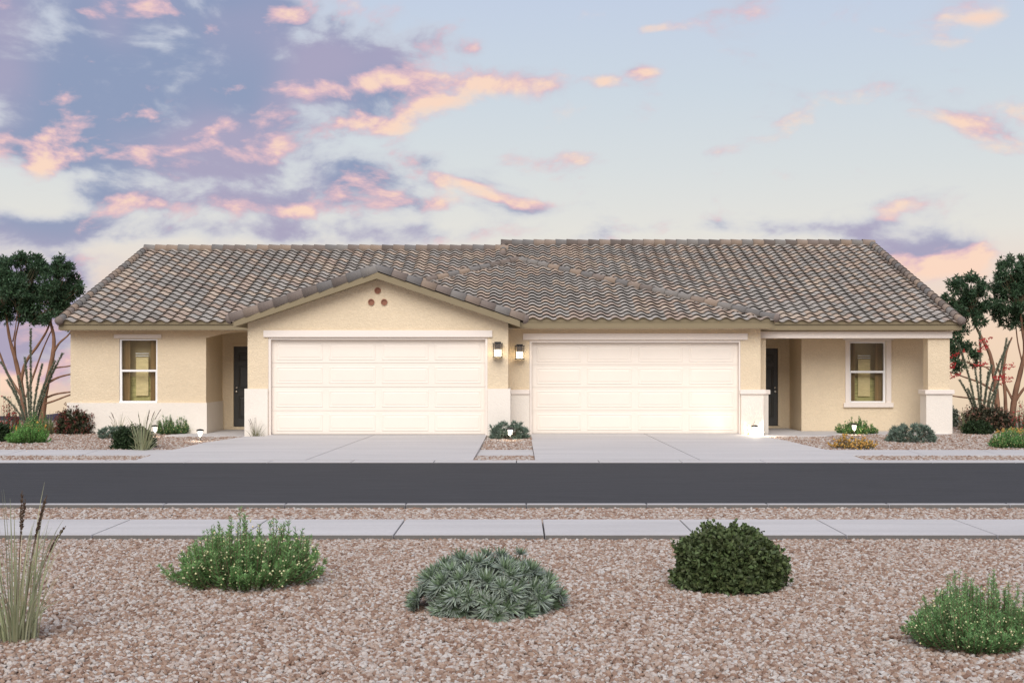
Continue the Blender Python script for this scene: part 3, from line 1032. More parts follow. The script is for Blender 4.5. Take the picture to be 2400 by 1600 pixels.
# windows -------------------------------------------------------------
M['curtain'] = plain('brown_curtain', (0.56, 0.42, 0.25), 0.9, 0.25, 3, stretch=(14, 1, 0.2))
M['room'] = plain('room_wall', (0.74, 0.60, 0.38), 0.9, 0.1, 2)
M['lawn_reflection'] = plain('grass_reflection_green', (0.58, 0.54, 0.26), 0.95, 0.35, 4, stretch=(1, 1, 6))
M['blind'] = plain('cream_blind', (0.86, 0.72, 0.42), 0.8, 0.12, 5, stretch=(1, 1, 3))
def window(Yw, fx0, fx1, ft, fb, px0, px1, pt, pb, r0, r1, depth=.06):
    """double-hung window: px values of frame, panes and meeting rail"""
    fr = MB()
    yf, yb_ = Yw + .03, Yw + .12
    fr.box(X(fx0, Yw) + .002, X(px0, Yw), yf, yb_, Z(fb, Yw) + .002, Z(ft, Yw) - .002)
    fr.box(X(px1, Yw), X(fx1, Yw) - .002, yf, yb_, Z(fb, Yw) + .002, Z(ft, Yw) - .002)
    fr.box(X(px0, Yw), X(px1, Yw), yf, yb_, Z(pt, Yw), Z(ft, Yw) - .002)
    fr.box(X(px0, Yw), X(px1, Yw), yf, yb_, Z(fb, Yw) + .002, Z(pb, Yw))
    win = fr.build('window', M['vinyl'], house)
    rl = MB()
    rl.box(X(px0, Yw) + .001, X(px1, Yw) - .001, yf - .012, yb_ - .02, Z(r1, Yw), Z(r0, Yw))
    rl.build('meeting_rail', M['vinyl'], win)
    for (a, b_) in ((X(px0, Yw) + .001, X(px0, Yw) + .014), (X(px1, Yw) - .014, X(px1, Yw) - .001)):
        sl = MB()     # lower sash sides
        sl.box(a, b_, yf - .008, yb_ - .03, Z(pb, Yw) + .001, Z(r1, Yw) - .001)
        sl.build('sash_stile', M['vinyl'], win)
    for (t_, b_) in ((pt, r0), (r1, pb)):
        p = MB()
        p.box(X(px0, Yw) + .002, X(px1, Yw) - .002, yf + .03, yf + .036, Z(b_, Yw) + .001, Z(t_, Yw) - .001)
        p.build('pane', M['glass'], win)
    # what stands behind the glass: curtains, blind, room
    x0, x1, z0, z1 = X(px0, Yw), X(px1, Yw), Z(pb, Yw), Z(pt, Yw)
    W = x1 - x0
    rm = MB()
    yb2 = Yw + .52
    rm.add([(x0 - .35, yb2, z0 - .3), (x1 + .35, yb2, z0 - .3), (x1 + .35, yb2, z1 + .3), (x0 - .35, yb2, z1 + .3)], [(0, 1, 2, 3)])
    rm.add([(x0 - .35, Yw + .2, z0 - .3), (x0 - .35, yb2, z0 - .3), (x0 - .35, yb2, z1 + .3), (x0 - .35, Yw + .2, z1 + .3)], [(0, 1, 2, 3)])
    rm.add([(x1 + .35, Yw + .2, z0 - .3), (x1 + .35, yb2, z0 - .3), (x1 + .35, yb2, z1 + .3), (x1 + .35, Yw + .2, z1 + .3)], [(3, 2, 1, 0)])
    rm.add([(x0 - .35, Yw + .2, z1 + .3), (x1 + .35, Yw + .2, z1 + .3), (x1 + .35, yb2, z1 + .3), (x0 - .35, yb2, z1 + .3)], [(0, 1, 2, 3)])
    rm.build('room', M['room'], win)
    fl = MB()
    fl.box(x0 - .35, x1 + .35, Yw + .36, Yw + .40, z0 - .3, z0 + (z1 - z0) * .40)
    fl.build('grass_reflection_panel', M['lawn_reflection'], win)  # reflection of grass put in as an olive panel behind the glass
    for (a, b_) in ((-.02, .19), (.78, 1.02)):
        c = MB()
        n = 26
        vs, fs = [], []
        for i in range(n + 1):
            x = x0 + W * (a + (b_ - a) * i / n)
            y = Yw + .19 + .025 * math.sin(i * 1.55)
            vs += [(x, y, z0 - .2), (x, y, z1 + .2)]
        for i in range(n):
            fs.append((2 * i, 2 * i + 2, 2 * i + 3, 2 * i + 1))
        c.add(vs, fs)
        c.build('curtain', M['curtain'], win)
    bl = MB()
    bl.box(x0 + W * .32, x0 + W * .68, Yw + .30, Yw + .32, z0 + (z1 - z0) * .08, z0 + (z1 - z0) * .72)
    bl.build('blind', M['blind'], win)
    bl = MB()
    for zz in (.735, .775):
        bl.box(x0 + W * .31, x0 + W * .69, Yw + .29, Yw + .325, z0 + (z1 - z0) * zz, z0 + (z1 - z0) * (zz + .018))
    bl.build('blind_rail', M['vinyl'], win)
    return win
window(YL, 279.4, 369, 794, 944, 284, 365.3, 797.3, 939.2, 866, 870.8)
part('window_sill', M['vinyl'], fn=lambda m_: m_.box(wx0 + .004, wx1 - .004, YL - .02, YL + .03, wz0 + .001, wz0 + .045))

# --- right wing: window wall, porch beam, pillar
RX0, RX1 = X(1878.5, YW), X(2225.8, YP)
rz0, rz1 = Z(943.5, YW), Z(800, YW)
rx0, rx1 = X(1990.5, YW), X(2076.5, YW)
def f(m_):
    m_.box(RX0, rx0, YW, YW + .2, .05, ZT)
    m_.box(rx1, RX1, YW, YW + .2, .05, ZT)
    m_.box(rx0, rx1, YW, YW + .2, .05, rz0)
    m_.box(rx0, rx1, YW, YW + .2, rz1, ZT)
    m_.box(RX0, RX0 + .2, YW + .2, YD2, .05, ZT)
    m_.box(RX1 - .2, RX1, YW + .2, 43.5, .05, ZT)
    m_.add([(RX1 - .1, 30.6, ZT), (RX1 - .1, 43.5, ZT), (RX1 - .1, 37.5, 5.2)], [(0, 1, 2)])
part('wall', M['stucco'], fn=f)
window(YW, 1990.5, 2076.5, 800, 943.5, 1993.6, 2072, 804, 939.8, 868.6, 873.6)
def f(m_):
    m_.box(X(1980.7, YW), rx0 - .001, YW - .04, YW - .003, rz0, rz1)
    m_.box(rx1 + .001, X(2088, YW), YW - .04, YW - .003, rz0, rz1)
    m_.box(X(1980.7, YW), X(2088, YW), YW - .04, YW - .003, rz1 + .001, Z(798.6, YW) + .02)
part('window_trim', M['trim'], fn=f)
part('window_head', M['trim'], fn=lambda m_: m_.box(X(1976, YW), X(2094, YW), YW - .055, YW - .003, Z(798.6, YW) + .021, Z(793, YW) + .01), bevel=.005)
part('window_sill', M['trim'], fn=lambda m_: m_.box(X(1976.6, YW), X(2092.8, YW), YW - .065, YW - .003, Z(954, YW), rz0 - .001), bevel=.006)
part('beam', M['trim'], fn=lambda m_: m_.box(xr2 + .004, X(2232.3, 30.33), 30.33, 30.83, Z(792.4, 30.33), Z(776.6, 30.33)), bevel=.006)
part('pillar', M['stucco'], fn=lambda m_: m_.box(X(2175, YP), X(2225.8, YP), YP, YP + .36, 1.1, Z(792.4, 30.33)))
part('pillar_base', M['white_stucco'], fn=lambda m_: m_.box(X(2171, 30.35), X(2232.3, 30.35), 30.35, 30.81, .06, Z(923.7, 30.35)))
part('pillar_cap', M['trim'], fn=lambda m_: m_.box(X(2168.7, 30.31), X(2237.5, 30.31), 30.31, 30.85, Z(923.7, 30.31) + .001, Z(913.5, 30.31)), bevel=.008)
XS = X(1794.9, YP)
part('wall', M['stucco'], fn=lambda m_: m_.box(xr2 - .2, XS, YP, YD2, .05, 2.43))
part('wainscot', M['white_stucco'], fn=lambda m_: m_.box(X(1788.6, YG2) + .004, X(1801, YP - .05), YP - .05, YP + .75, .06, Z(923.2, YP)))
part('wainscot_cap', M['trim'], fn=lambda m_: m_.box(X(1794, YG2) + .004, X(1805.5, YP - .085), YP - .085, YP + .78, Z(923.2, YP) + .001, Z(913.2, YP)), bevel=.006)

# ceilings and soffits
for bb in ((-10.95, xl1 - .002, 30.19, YL - .002, ZT - .012, ZT + .01), (WLX1, xl1, YL + .2, YD1 + .1, ZT, ZT + .03),
           (xr2 + .003, 10.52, 30.19, 33.1, ZT - .012, ZT + .01), (xr1 + .1, 5.88, 29.29, YG2 - .002, ZT + .003, ZT + .03)):
    part('soffit', M['stucco'], fn=lambda m_: m_.box(*bb))
def f(m_):     # back and far side shell so that the house is closed
    m_.box(WLX0 + .2, RX1 - .2, 43.3, 43.5, .05, ZT)
part('wall', M['stucco'], fn=f)

# ------------------------------------------------------------------ roof
MS = 1 / 3
YE = 30.08                       # main eave line (tile ends)
ZE = 2.80
def mz(Y): return ZE + (Y - YE) * MS
YRL, YRR = 37.1, 37.75           # ridge depth, left and right half
XL, XM, XR = -10.93, -0.47, 10.50
S2 = 0.31
YE2, ZE2 = 29.2, 2.825
HX = 5.90                        # right eave corner of the garage hip
HR = 5.92                        # run of the hip
AX = HX - HR
AZ = ZE2 + S2 * HR

mb = MB()
dk = -.035
mb.add([(XL, YE + .05, mz(YE + .05) + dk), (XM, YE + .05, mz(YE + .05) + dk), (XM, YRL, mz(YRL) + dk), (XL, YRL, mz(YRL) + dk)], [(0, 1, 2, 3)])
mb.add([(XM, YE + .05, mz(YE + .05) + dk), (XR, YE + .05, mz(YE + .05) + dk), (XR, YRR, mz(YRR) + dk), (XM, YRR, mz(YRR) + dk)], [(0, 1, 2, 3)])
mb.add([(XL, YRL, mz(YRL) + dk), (XM, YRL, mz(YRL) + dk), (XM, 44.1, mz(YRL) - (44.1 - YRL) * MS), (XL, 44.1, mz(YRL) - (44.1 - YRL) * MS)], [(0, 1, 2, 3)])
mb.add([(XM, YRR, mz(YRR) + dk), (XR, YRR, mz(YRR) + dk), (XR, 44.1, mz(YRR) - (44.1 - YRR) * MS), (XM, 44.1, mz(YRR) - (44.1 - YRR) * MS)], [(0, 1, 2, 3)])
mb.add([(XM, YRL - .6, mz(YRL - .6)), (XM, YRR, mz(YRR) + dk), (XM, YRR + 1, mz(YRR) - .33)], [(0, 1, 2)])
# right garage hip
mb.add([(AX - HR, YE2 + .05, ZE2 + dk), (HX, YE2 + .05, ZE2 + dk), (AX, YE2 + HR, AZ + dk)], [(0, 1, 2)])
mb.add([(HX, YE2 + .05, ZE2 + dk), (HX, 30.6, ZE2 + dk), (AX, 37, AZ + dk), (AX, YE2 + HR, AZ + dk)], [(0, 1, 2, 3)])
mb.add([(AX - HR, YE2 + .05, ZE2 + dk), (AX, YE2 + HR, AZ + dk), (AX, 37, AZ + dk), (AX - HR, 30.6, ZE2 + dk)], [(0, 1, 2, 3)])
# left garage gable
for sg in (-1, 1):
    xe = GAX + sg * G_HALF
    q = [(GAX, 28.42, G_APEX - .015), (xe, 28.42, gz(xe) - .015), (xe, 34.5, gz(xe) - .015), (GAX, 34.5, G_APEX - .015)]
    mb.add(q, [(0, 1, 2, 3) if sg < 0 else (3, 2, 1, 0)])
roof = mb.build('roof', M['deck'], house)

# fascia boards
def board_x(name, x0, x1, y, z0, z1, zmid):
    m_ = MB()
    m_.box(x0, x1, y, y + .035, z0, zmid)
    m_.box(x0, x1, y + .010, y + .04, zmid + .0005, z1)
    return m_.build(name, M['fascia'], roof)
board_x('fascia', X(136.8, 30.15), xl1 + .3, 30.15, Z(773, 30.15), Z(755, 30.15), Z(764.3, 30.15))
board_x('fascia', 5.2, X(2254.8, 30.15), 30.15, Z(773, 30.15), Z(755, 30.15), Z(763.5, 30.15))
board_x('fascia', xr1 - .3, X(1816, 29.25), 29.25, Z(769.2, 29.25), Z(750, 29.25), Z(759.3, 29.25))
m_ = MB(); m_.box(X(1816, 29.25) - .035, X(1816, 29.25), 29.286, 30.6, Z(769.2, 29.25), Z(750, 29.25))
m_.build('fascia', M['fascia'], roof)
# raking fascia of the gable, its soffit
for sg in (-1, 1):
    xe = GAX + sg * (G_HALF - .02)
    m_ = MB()
    t0, t1 = -.03, -.178
    pts = [(GAX, G_APEX + t1), (xe, gz(xe) + t1), (xe, gz(xe) + t0), (GAX, G_APEX + t0)]
    if sg < 0: pts = pts[::-1]
    m_.prism_y(pts, 28.40, 28.44)
    m_.build('fascia', M['fascia'], roof)
    m_ = MB()
    pts = [(GAX, G_APEX + t1 + .012), (xe, gz(xe) + t1 + .012), (xe, gz(xe) + t1 + .03), (GAX, G_APEX + t1 + .03)]
    if sg < 0: pts = pts[::-1]
    m_.prism_y(pts, 28.44, YG1 - .001)
    # side overhang beyond the wall
    m_.build('soffit', M['fascia'], roof)
    m_ = MB()
    xw = xl1 - .002 if sg < 0 else xr1 + .002
    pts = [(xw, gz(xw) + t1 + .012), (xe, gz(xe) + t1 + .012), (xe, gz(xe) + t1 + .03), (xw, gz(xw) + t1 + .03)]
    if sg < 0: pts = pts[::-1]
    m_.prism_y(pts, YG1 + .001, 30.1)
    m_.build('soffit', M['fascia'], roof)

# tiles ---------------------------------------------------------------
TW, TE, TL = 0.318, 0.297, 0.345
LIFT, THK, AMP = 0.043, 0.012, 0.031
PAL = [((0.335, 0.315, 0.295), 24), ((0.265, 0.255, 0.243), 14), ((0.300, 0.292, 0.278), 18), ((0.435, 0.335, 0.262), 16), ((0.395, 0.300, 0.245), 12),
       ((0.300, 0.240, 0.208), 14), ((0.46, 0.375, 0.30), 8), ((0.225, 0.212, 0.202), 5)]
PAL = [(tuple(v * .97 * .66 + m * .34 for v, m in zip(c, (.335, .290, .248))), k) for c, k in PAL]
BPAL = [(0.19, 0.155, 0.135), (0.165, 0.155, 0.148), (0.235, 0.185, 0.15), (0.15, 0.125, 0.11), (0.205, 0.19, 0.175), (0.26, 0.20, 0.155)]
PW = np.array([p[1] for p in PAL], float); PW /= PW.sum()
def tile_profile(n=10):
    out = []
    for i in range(n + 1):
        u = i / n
        out.append((u * TW, AMP * math.sin(2 * math.pi * u - 0.35) + 0.007 * (0.5 - u)))
    return out
PROF = tile_profile()
def tile_local():
    n = len(PROF)
    vs = []
    for (x, z) in PROF: vs.append((x, 0.0, z + LIFT))                     # front top
    for (x, z) in PROF: vs.append((x, TL, z + LIFT * (1 - TL / TE)))      # back top
    for (x, z) in PROF: vs.append((x, 0.002, z + LIFT - THK))             # front bottom
    for (x, z) in PROF: vs.append((x, TL * .55, z + LIFT * .45 - THK))    # underside back
    fs = []
    for i in range(n - 1):
        fs.append((i, i + 1, n + i + 1, n + i))
        fs.append((2 * n + i, 2 * n + i + 1, i + 1, i))
        fs.append((3 * n + i, 3 * n + i + 1, 2 * n + i + 1, 2 * n + i))
    fs.append((0, n, 3 * n, 2 * n))
    fs.append((n - 1, 2 * n + n - 1, 3 * n + n - 1, n + n - 1))
    return vs, fs
TV, TF = tile_local()
TVa = np.array(TV)
def tint(c, k=.10):
    s = 1 + rng.uniform(-k, k)
    return tuple(float(v * s) for v in c)
tile_meshes = []
for ci, (c, _) in enumerate(PAL):
    row = []
    for k in range(3):
        m_ = MB()
        m_.add(TV, TF, tint(c))
        row.append(m_.mesh('roof_tile', M['tile'], smooth=False))
        me = row[-1]
        n = len(PROF)
        sm = [(i % 3 == 0 and i < 3 * (n - 1)) for i in range(len(me.polygons))]
        me.polygons.foreach_set('use_smooth', sm)
    tile_meshes.append(row)

def plane_tiles(x0, x1, ye, ze, slope, yr, inside, xphase=0.0):
    """positions (x, Y, z) of tile front-left corners on a plane that rises towards +Y"""
    ang = math.atan(slope)
    rows = int(((yr - ye) / math.cos(ang)) / TE) + 1
    cols = int((x1 - x0) / TW) + 1
    out = []
    for r_ in range(rows):
        d = r_ * TE
        Y, z = ye + d * math.cos(ang), ze + d * math.sin(ang)
        for c in range(cols):
            x = x0 + xphase + c * TW
            if x + TW * .5 > x1: continue
            if inside(x + TW / 2, Y + TE / 2): out.append((x, Y, z, ang))
    return out
def hidden_by_gable(x, Y, z):
    # seen from the eye point, behind the left garage gable?
    px = CX + FPX * x / Y
    py = CY - FPX * (z - CAMZ) / Y
    if not (545 < px < 1235): return False
    return py > 640 + abs(px - 883) * .338 + 22
def in_main(x, Y):
    yr = YRL if x < XM else YRR
    if Y > yr - .02: return False
    # under the right garage roof?
    z = mz(Y)
    if YE2 < Y < 36.5:
        t = min((Y - YE2), HX - x, x - (AX - HR))
        if t > 0 and min(ZE2 + S2 * t, AZ) > z + .14: return False
    return True
def in_hip(x, Y):
    return (Y - YE2) < (HX - x) + .22 and (Y - YE2) < (x - (AX - HR)) + .22
tiles = []
tiles += [t + ('m',) for t in plane_tiles(XL + .07, XR - .03, YE, ZE, MS, YRR, in_main)]
tiles += [t + ('h',) for t in plane_tiles(AX - HR, HX - .02, YE2, ZE2, S2, YE2 + HR, in_hip, .12)]
tiles = [t for t in tiles if not hidden_by_gable(t[0] + TW / 2, t[1] + .15, t[2])]
tiles.sort(key=lambda t: t[1] + abs(t[0]) * .02)
near, rest, singles = [], [], 0
for t in tiles:
    x, Y, z, ang, w = t
    cx_, cy_ = x + TW / 2, Y + .17
    edge = False
    if w == 'h':
        edge = (cy_ - YE2) > (HX - cx_) - .35 or (cy_ - YE2) > (cx_ - (AX - HR)) - .35
    else:
        edge = (cx_ < HX + .8 and cx_ > AX - HR - .8 and mz(Y) < ZE2 + S2 * min(Y - YE2 + .3, HX - cx_ + .9, HR)) or cx_ > XR - .5 or cx_ < XL + .4
    if not edge and singles < 300:
        near.append(t); singles += 1
    else:
        rest.append(t)
def pick():
    return int(rng.choice(len(PAL), p=PW))
for (x, Y, z, ang, w) in near:
    me = tile_meshes[pick()][int(rng.integers(3))]
    ob = bpy.data.objects.new('roof_tile', me)
    COL.objects.link(ob)
    place(ob, (x, Y, z + float(rng.uniform(-.002, .002))), roof)
    ob.rotation_euler = (ang + float(rng.uniform(-.006, .006)), 0, 0)
for which in ('m', 'h'):
    sel = [t for t in rest if t[4] == which]
    nv = len(TVa)
    allv, cols = [], []
    for (x, Y, z, ang, w) in sel:
        a = ang + float(rng.uniform(-.006, .006))
        ca, sa_ = math.cos(a), math.sin(a)
        v = TVa.copy()
        yy = v[:, 1] * ca - v[:, 2] * sa_
        zz = v[:, 1] * sa_ + v[:, 2] * ca
        v[:, 0] += x; v[:, 1] = yy + Y; v[:, 2] = zz + z + float(rng.uniform(-.002, .002))
        allv.append(v)
        cols.append(tint(PAL[pick()][0]))
    V = np.concatenate(allv)
    m_ = MB()
    m_.v = [tuple(p) for p in V]
    for i in range(len(sel)):
        for fc in TF:
            m_.f.append(tuple(i * nv + k for k in fc)); m_.c.append(cols[i])
    ob = m_.build('roof_tiles', M['tile'], roof)
    me = ob.data
    n = len(PROF)
    per = len(TF)
    me.polygons.foreach_set('use_smooth', [((i % per) % 3 == 0 and (i % per) < 3 * (n - 1)) for i in range(len(me.polygons))])
    ob['kind'] = 'stuff'
    bm = bmesh.new(); bm.from_mesh(me)
    off_ = Vector(WLOC[ob.name])
    if which == 'h':       # trim the field to the two hips
        for co, no in (((HX + .03, YE2, 0), (1, 1, 0)), ((AX - HR - .03, YE2, 0), (-1, 1, 0))):
            bmesh.ops.bisect_plane(bm, geom=bm.verts[:] + bm.edges[:] + bm.faces[:], plane_co=Vector(co) - off_, plane_no=no, clear_outer=True)
    else:
        bmesh.ops.bisect_plane(bm, geom=bm.verts[:] + bm.edges[:] + bm.faces[:], plane_co=Vector((XR, 0, 0)) - off_, plane_no=(1, 0, 0), clear_outer=True)
    bm.to_mesh(me); bm.free()

def bird_stop(x0, x1, ye, ze, slope, xstart):
    m_ = MB()
    n = int((x1 - x0) / TW * 10)
    vs, fs = [], []
    yy = .05
    for i in range(n + 1):
        x = x0 + (x1 - x0) * i / n
        u = ((x - xstart) / TW) % 1.0
        z = ze + yy * slope + LIFT * (1 - yy / TE) + AMP * math.sin(2 * math.pi * u - .35) - THK - .004
        vs += [(x, ye + yy, ze - .05), (x, ye + yy, z)]
    for i in range(n):
        fs.append((2 * i, 2 * i + 2, 2 * i + 3, 2 * i + 1))
    m_.add(vs, fs)
    m_.build('bird_stop', M['fascia'], roof)
bird_stop(XL + .08, xl1 + .2, YE, ZE, MS, XL + .07)
bird_stop(HX - .3, XR - .06, YE, ZE, MS, XL + .07)
bird_stop(xr1 - .2, HX - .1, YE2, ZE2, S2, AX - HR + .12)

# barrel tiles on ridges, rakes and hips ------------------------------
def barrel_mesh(length, r0, r1, c, squash=1.0, a0=-25, a1=205, seg=12):
    m_ = MB()
    vs = []
    for (y, r_) in ((0, r0), (length, r1)):
        for k in range(seg + 1):
            a = R(a0 + (a1 - a0) * k / seg)
            vs.append((r_ * math.cos(a), y, r_ * squash * math.sin(a)))
    for k in range(seg + 1):
        a = R(a0 + (a1 - a0) * k / seg)
        vs.append(((r0 - .007) * math.cos(a), .001, (r0 - .007) * squash * math.sin(a)))
    n = seg + 1
    fs = []
    for k in range(seg):
        fs.append((k + 1, k, n + k, n + k + 1))
        fs.append((k, k + 1, 2 * n + k + 1, 2 * n + k))
    m_.add(vs, fs, c)
    me = m_.mesh('ridge_tile', M['tile'])
    me.polygons.foreach_set('use_smooth', [i % 2 == 0 for i in range(len(me.polygons))])
    return me
def barrel_run(p0, p1, expo, r=.10, squash=1.0, over=.05, flip=False, a0=-25, a1=205):
    """overlapping barrels from the low/left end p0 to p1"""
    p0, p1 = Vector(p0), Vector(p1)
    d = (p1 - p0)
    L_ = d.length
    d.normalize()
    side = d.cross(Vector((0, 0, 1))).normalized()
    up = side.cross(d).normalized()
    rot = Matrix((side, d, up)).transposed().to_4x4()
    n = max(1, round(L_ / expo))
    e = L_ / n
    meshes = [barrel_mesh(e + over, r, r * .78, tint(c, .08), squash, a0, a1) for c in BPAL]
    for i in range(n):
        ob = bpy.data.objects.new('ridge_tile', meshes[int(rng.integers(len(meshes)))])
        COL.objects.link(ob)
        ob.rotation_euler = (rot @ Matrix.Rotation(R(float(rng.uniform(-2, 2))), 4, 'Y')).to_euler()
        place(ob, p0 + d * (i * e) + up * float(rng.uniform(-.004, .004)), roof)
def dome(p, r, d, c=(0.185, 0.15, 0.132)):
    """rounded starter tile closing the low end of a run; d points down-slope"""
    m_ = MB()
    d = Vector(d).normalized()
    side = d.cross(Vector((0, 0, 1))).normalized()
    up = side.cross(d)
    if up.z < 0: up = -up
    vs, fs = [], []
    nr, ns = 6, 14
    for i in range(nr + 1):
        t = i / nr * math.pi / 2
        for k in range(ns):
            a = 2 * math.pi * k / ns
            q = Vector(p) + d * (r * .9 * math.sin(t)) + (side * math.cos(a) + up * math.sin(a)) * (r * max(.02, math.cos(t)))
            vs.append(q)
    for i in range(nr):
        for k in range(ns):
            k2 = (k + 1) % ns
            fs.append((i * ns + k, i * ns + k2, (i + 1) * ns + k2, (i + 1) * ns + k))
    m_.add(vs, fs, c)
    m_.build('ridge_end_tile', M['tile'], roof, smooth=True)
off_n = .035
barrel_run((XL, YE - .02, mz(YE) + off_n), (XL, YRL - .1, mz(YRL - .1) + off_n), TE * 1.0, .105)
dome((XL, YE - .01, mz(YE) + off_n), .108, (0, -1, -MS))
barrel_run((XR, YE - .02, mz(YE) + off_n), (XR, YRR - .1, mz(YRR - .1) + off_n), TE * 1.0, .105)
dome((XR, YE - .01, mz(YE) + off_n), .108, (0, -1, -MS))
barrel_run((XL - .05, YRL, mz(YRL) + .035), (XM + .1, YRL, mz(YRL) + .035), .327, .13, a0=-50, a1=230)
barrel_run((XM - .08, YRR, mz(YRR) + .035), (XR + .05, YRR, mz(YRR) + .035), .327, .13, a0=-50, a1=230)
dome((XM, YRL - .55, mz(YRL - .55) + .03), .10, (0, -1, -MS))
barrel_run((XM, YRL - .55, mz(YRL - .55) + .03), (XM, YRR - .05, mz(YRR - .05) + .03), TE, .10)
hz_ = .045
barrel_run((HX + .02, YE2 - .02, ZE2 + hz_), (AX, YE2 + HR, AZ + hz_), .40, .10)
dome((HX + .02, YE2 - .02, ZE2 + hz_), .102, (1, -1, -S2))
# only the stretch of the left hip that stands clear of the gable
tl = .50
barrel_run((AX - HR * (1 - tl), YE2 + HR * tl, ZE2 + S2 * HR * tl + hz_), (AX, YE2 + HR, AZ + hz_), .40, .10)
barrel_run((AX, YE2 + HR - .05, AZ + .06), (AX, 36.6, AZ + .06), .33, .105)
for sg in (-1, 1):
    xe = GAX + sg * (G_HALF + .07)
    barrel_run((xe, 28.47, gz(xe) + .035), (GAX - sg * .0, 28.47, G_APEX + .035), .335, .118, 1.15, .04, a0=-40, a1=200)
    dome((xe, 28.47, gz(xe) + .035), .12, (sg, 0, -GS))
# gable side slopes: corrugated field, out of sight from the street
m_ = MB()
for sg in (-1, 1):
    n = 60
    vs, fs = [], []
    for i in range(n + 1):
        y = 28.6 + i * .1
        for t in (0, 1):
            x = GAX + sg * G_HALF * t
            vs.append((x, y, gz(x) + .01 + .02 * math.sin(i * 2.0)))
    for i in range(n):
        fs.append((2 * i, 2 * i + 1, 2 * i + 3, 2 * i + 2) if sg < 0 else (2 * i + 2, 2 * i + 3, 2 * i + 1, 2 * i))
    m_.add(vs, fs, PAL[0][0])
ob = m_.build('roof_tiles', M['tile'], roof)
ob['kind'] = 'stuff'

# ------------------------------------------------------------------ lamps
def lantern(px, py_top, py_bot, Yw, label):
    x = X(px, Yw)
    z1, z0 = Z(py_top, Yw), Z(py_bot, Yw)
    H = z1 - z0
    yc = Yw - .115
    t = thing('wall_lantern', (x, Yw, z0), label, 'wall lamp', 'wall lanterns beside the garage doors')
    hw = .095
    p = MB(); p.box(x - .06, x + .06, Yw - .025, Yw - .001, z0 + .04, z1 - .02); p.build('backplate', M['black'], t)
    p = MB(); p.box(x - .02, x + .02, Yw - .06, Yw - .0255, z1 - .10, z1 - .06); p.build('arm', M['black'], t)
    p = MB(); p.box(x - .118, x + .118, yc - .118, yc + .085, z1 - .045, z1 - .030)
    p.box(x - .073, x + .073, yc - .073, yc + .073, z1 - .030, z1); p.build('cap', M['black'], t)
    p = MB(); p.box(x - .118, x + .118, yc - .118, yc + .085, z0, z0 + .010); p.box(x - hw, x + hw, yc - hw, yc + .08, z0 + .010, z0 + .020); p.build('base', M['black'], t)
    for sx in (-1, 1):
        for (sy, yy) in ((-1, yc - hw), (1, yc + .07)):
            p = MB(); p.box(x + sx * hw - .006, x + sx * hw + .006, yy, yy + .010, z0 + .020, z1 - .045); p.build('post', M['black'], t)
    p = MB(); p.box(x - .066, x + .066, yc - .06, yc + .06, z0 + H * .52, z1 - .046); p.build('socket_housing', M['black'], t)
    p = MB(); p.lathe([(.004, z0 + H * .78), (.004, z0 + H * .78 + .008)], x, yc - .064, 8); p.build('screw', M['nickel'], t)
    p = MB(); p.box(x - .074, x + .074, yc - .074, yc + .06, z0 + .026, z0 + H * .50); p.build('diffuser', M['lantern_glow'], t)
    p = MB()
    n = 10
    pts = [(x - .030 + .06 * i / n, z0 + H * .245 - .022 * math.sin(math.pi * i / n)) for i in range(n + 1)] + [(x + .030, z0 + H * .262), (x - .030, z0 + H * .262)]
    p.prism_y(pts, yc - .086, yc - .079); p.build('bulb_holder', M['black'], t)
    p = MB(); p.box(x - hw + .006, x + hw - .006, yc - hw + .001, yc - hw + .004, z0 + .020, z1 - .045); p.build('pane', M['pane'], t)
    return t
lantern(1166.8, 801, 837.7, YG1, 'black lantern, lit, right of the gabled garage door')
lantern(1218, 806.8, 842.0, YG2, 'black lantern, lit, left of the garage door under the hipped roof')

def path_light(px, py_base, label, Y=None, glow='glow', h=.29, zb=None, watt=3.0):
    if Y is None:
        Y = 2.384 / ((py_base - CY) / FPX + .022)
    x = X(px, Y)
    z = (yard_z(Y) - .008) if zb is None else zb
    t = thing('path_light', (x, Y, z), label, 'path light', 'small path lights in the front yard')
    p = MB(); p.lathe([(.010, z - .03), (.012, z), (.012, z + h - .155)], x, Y, 10); p.build('stake', M['black'], t)
    p = MB(); p.lathe([(.026, z + h - .150), (.042, z + h - .130), (.053, z + h - .055), (.055, z + h - .040)], x, Y, 16); p.build('glass_cup', M[glow], t, smooth=False)
    p = MB(); p.lathe([(.086, z + h - .0395), (.086, z + h - .022), (.056, z + h - .002), (.012, z + h + .006)], x, Y, 16); p.build('cap', M['black'], t)
    ld = bpy.data.lights.new('path_light_bulb', 'POINT')      # light thrown down by the cup
    ld.energy = watt; ld.shadow_soft_size = .02; ld.color = (1.0, .86, .66)
    lo = bpy.data.objects.new('bulb', ld); COL.objects.link(lo); place(lo, (x, Y - .035, z + h - .165), t)
    return t
path_light(363.5, 1024, 'lit path light half hidden by the round dark shrub')
path_light(469, 1035, 'lit path light on open gravel before the left porch walk')
path_light(1195.6, 1030.4, 'lit path light between the driveways in front of silver shrub', Y=27.85, zb=.118)
path_light(1769, 1019.5, 'lit path light beside pale grass at the white wainscot', Y=29.40, zb=.10, watt=40)
path_light(2002, 1019.7, 'lit path light in front of green shrub under porch window')

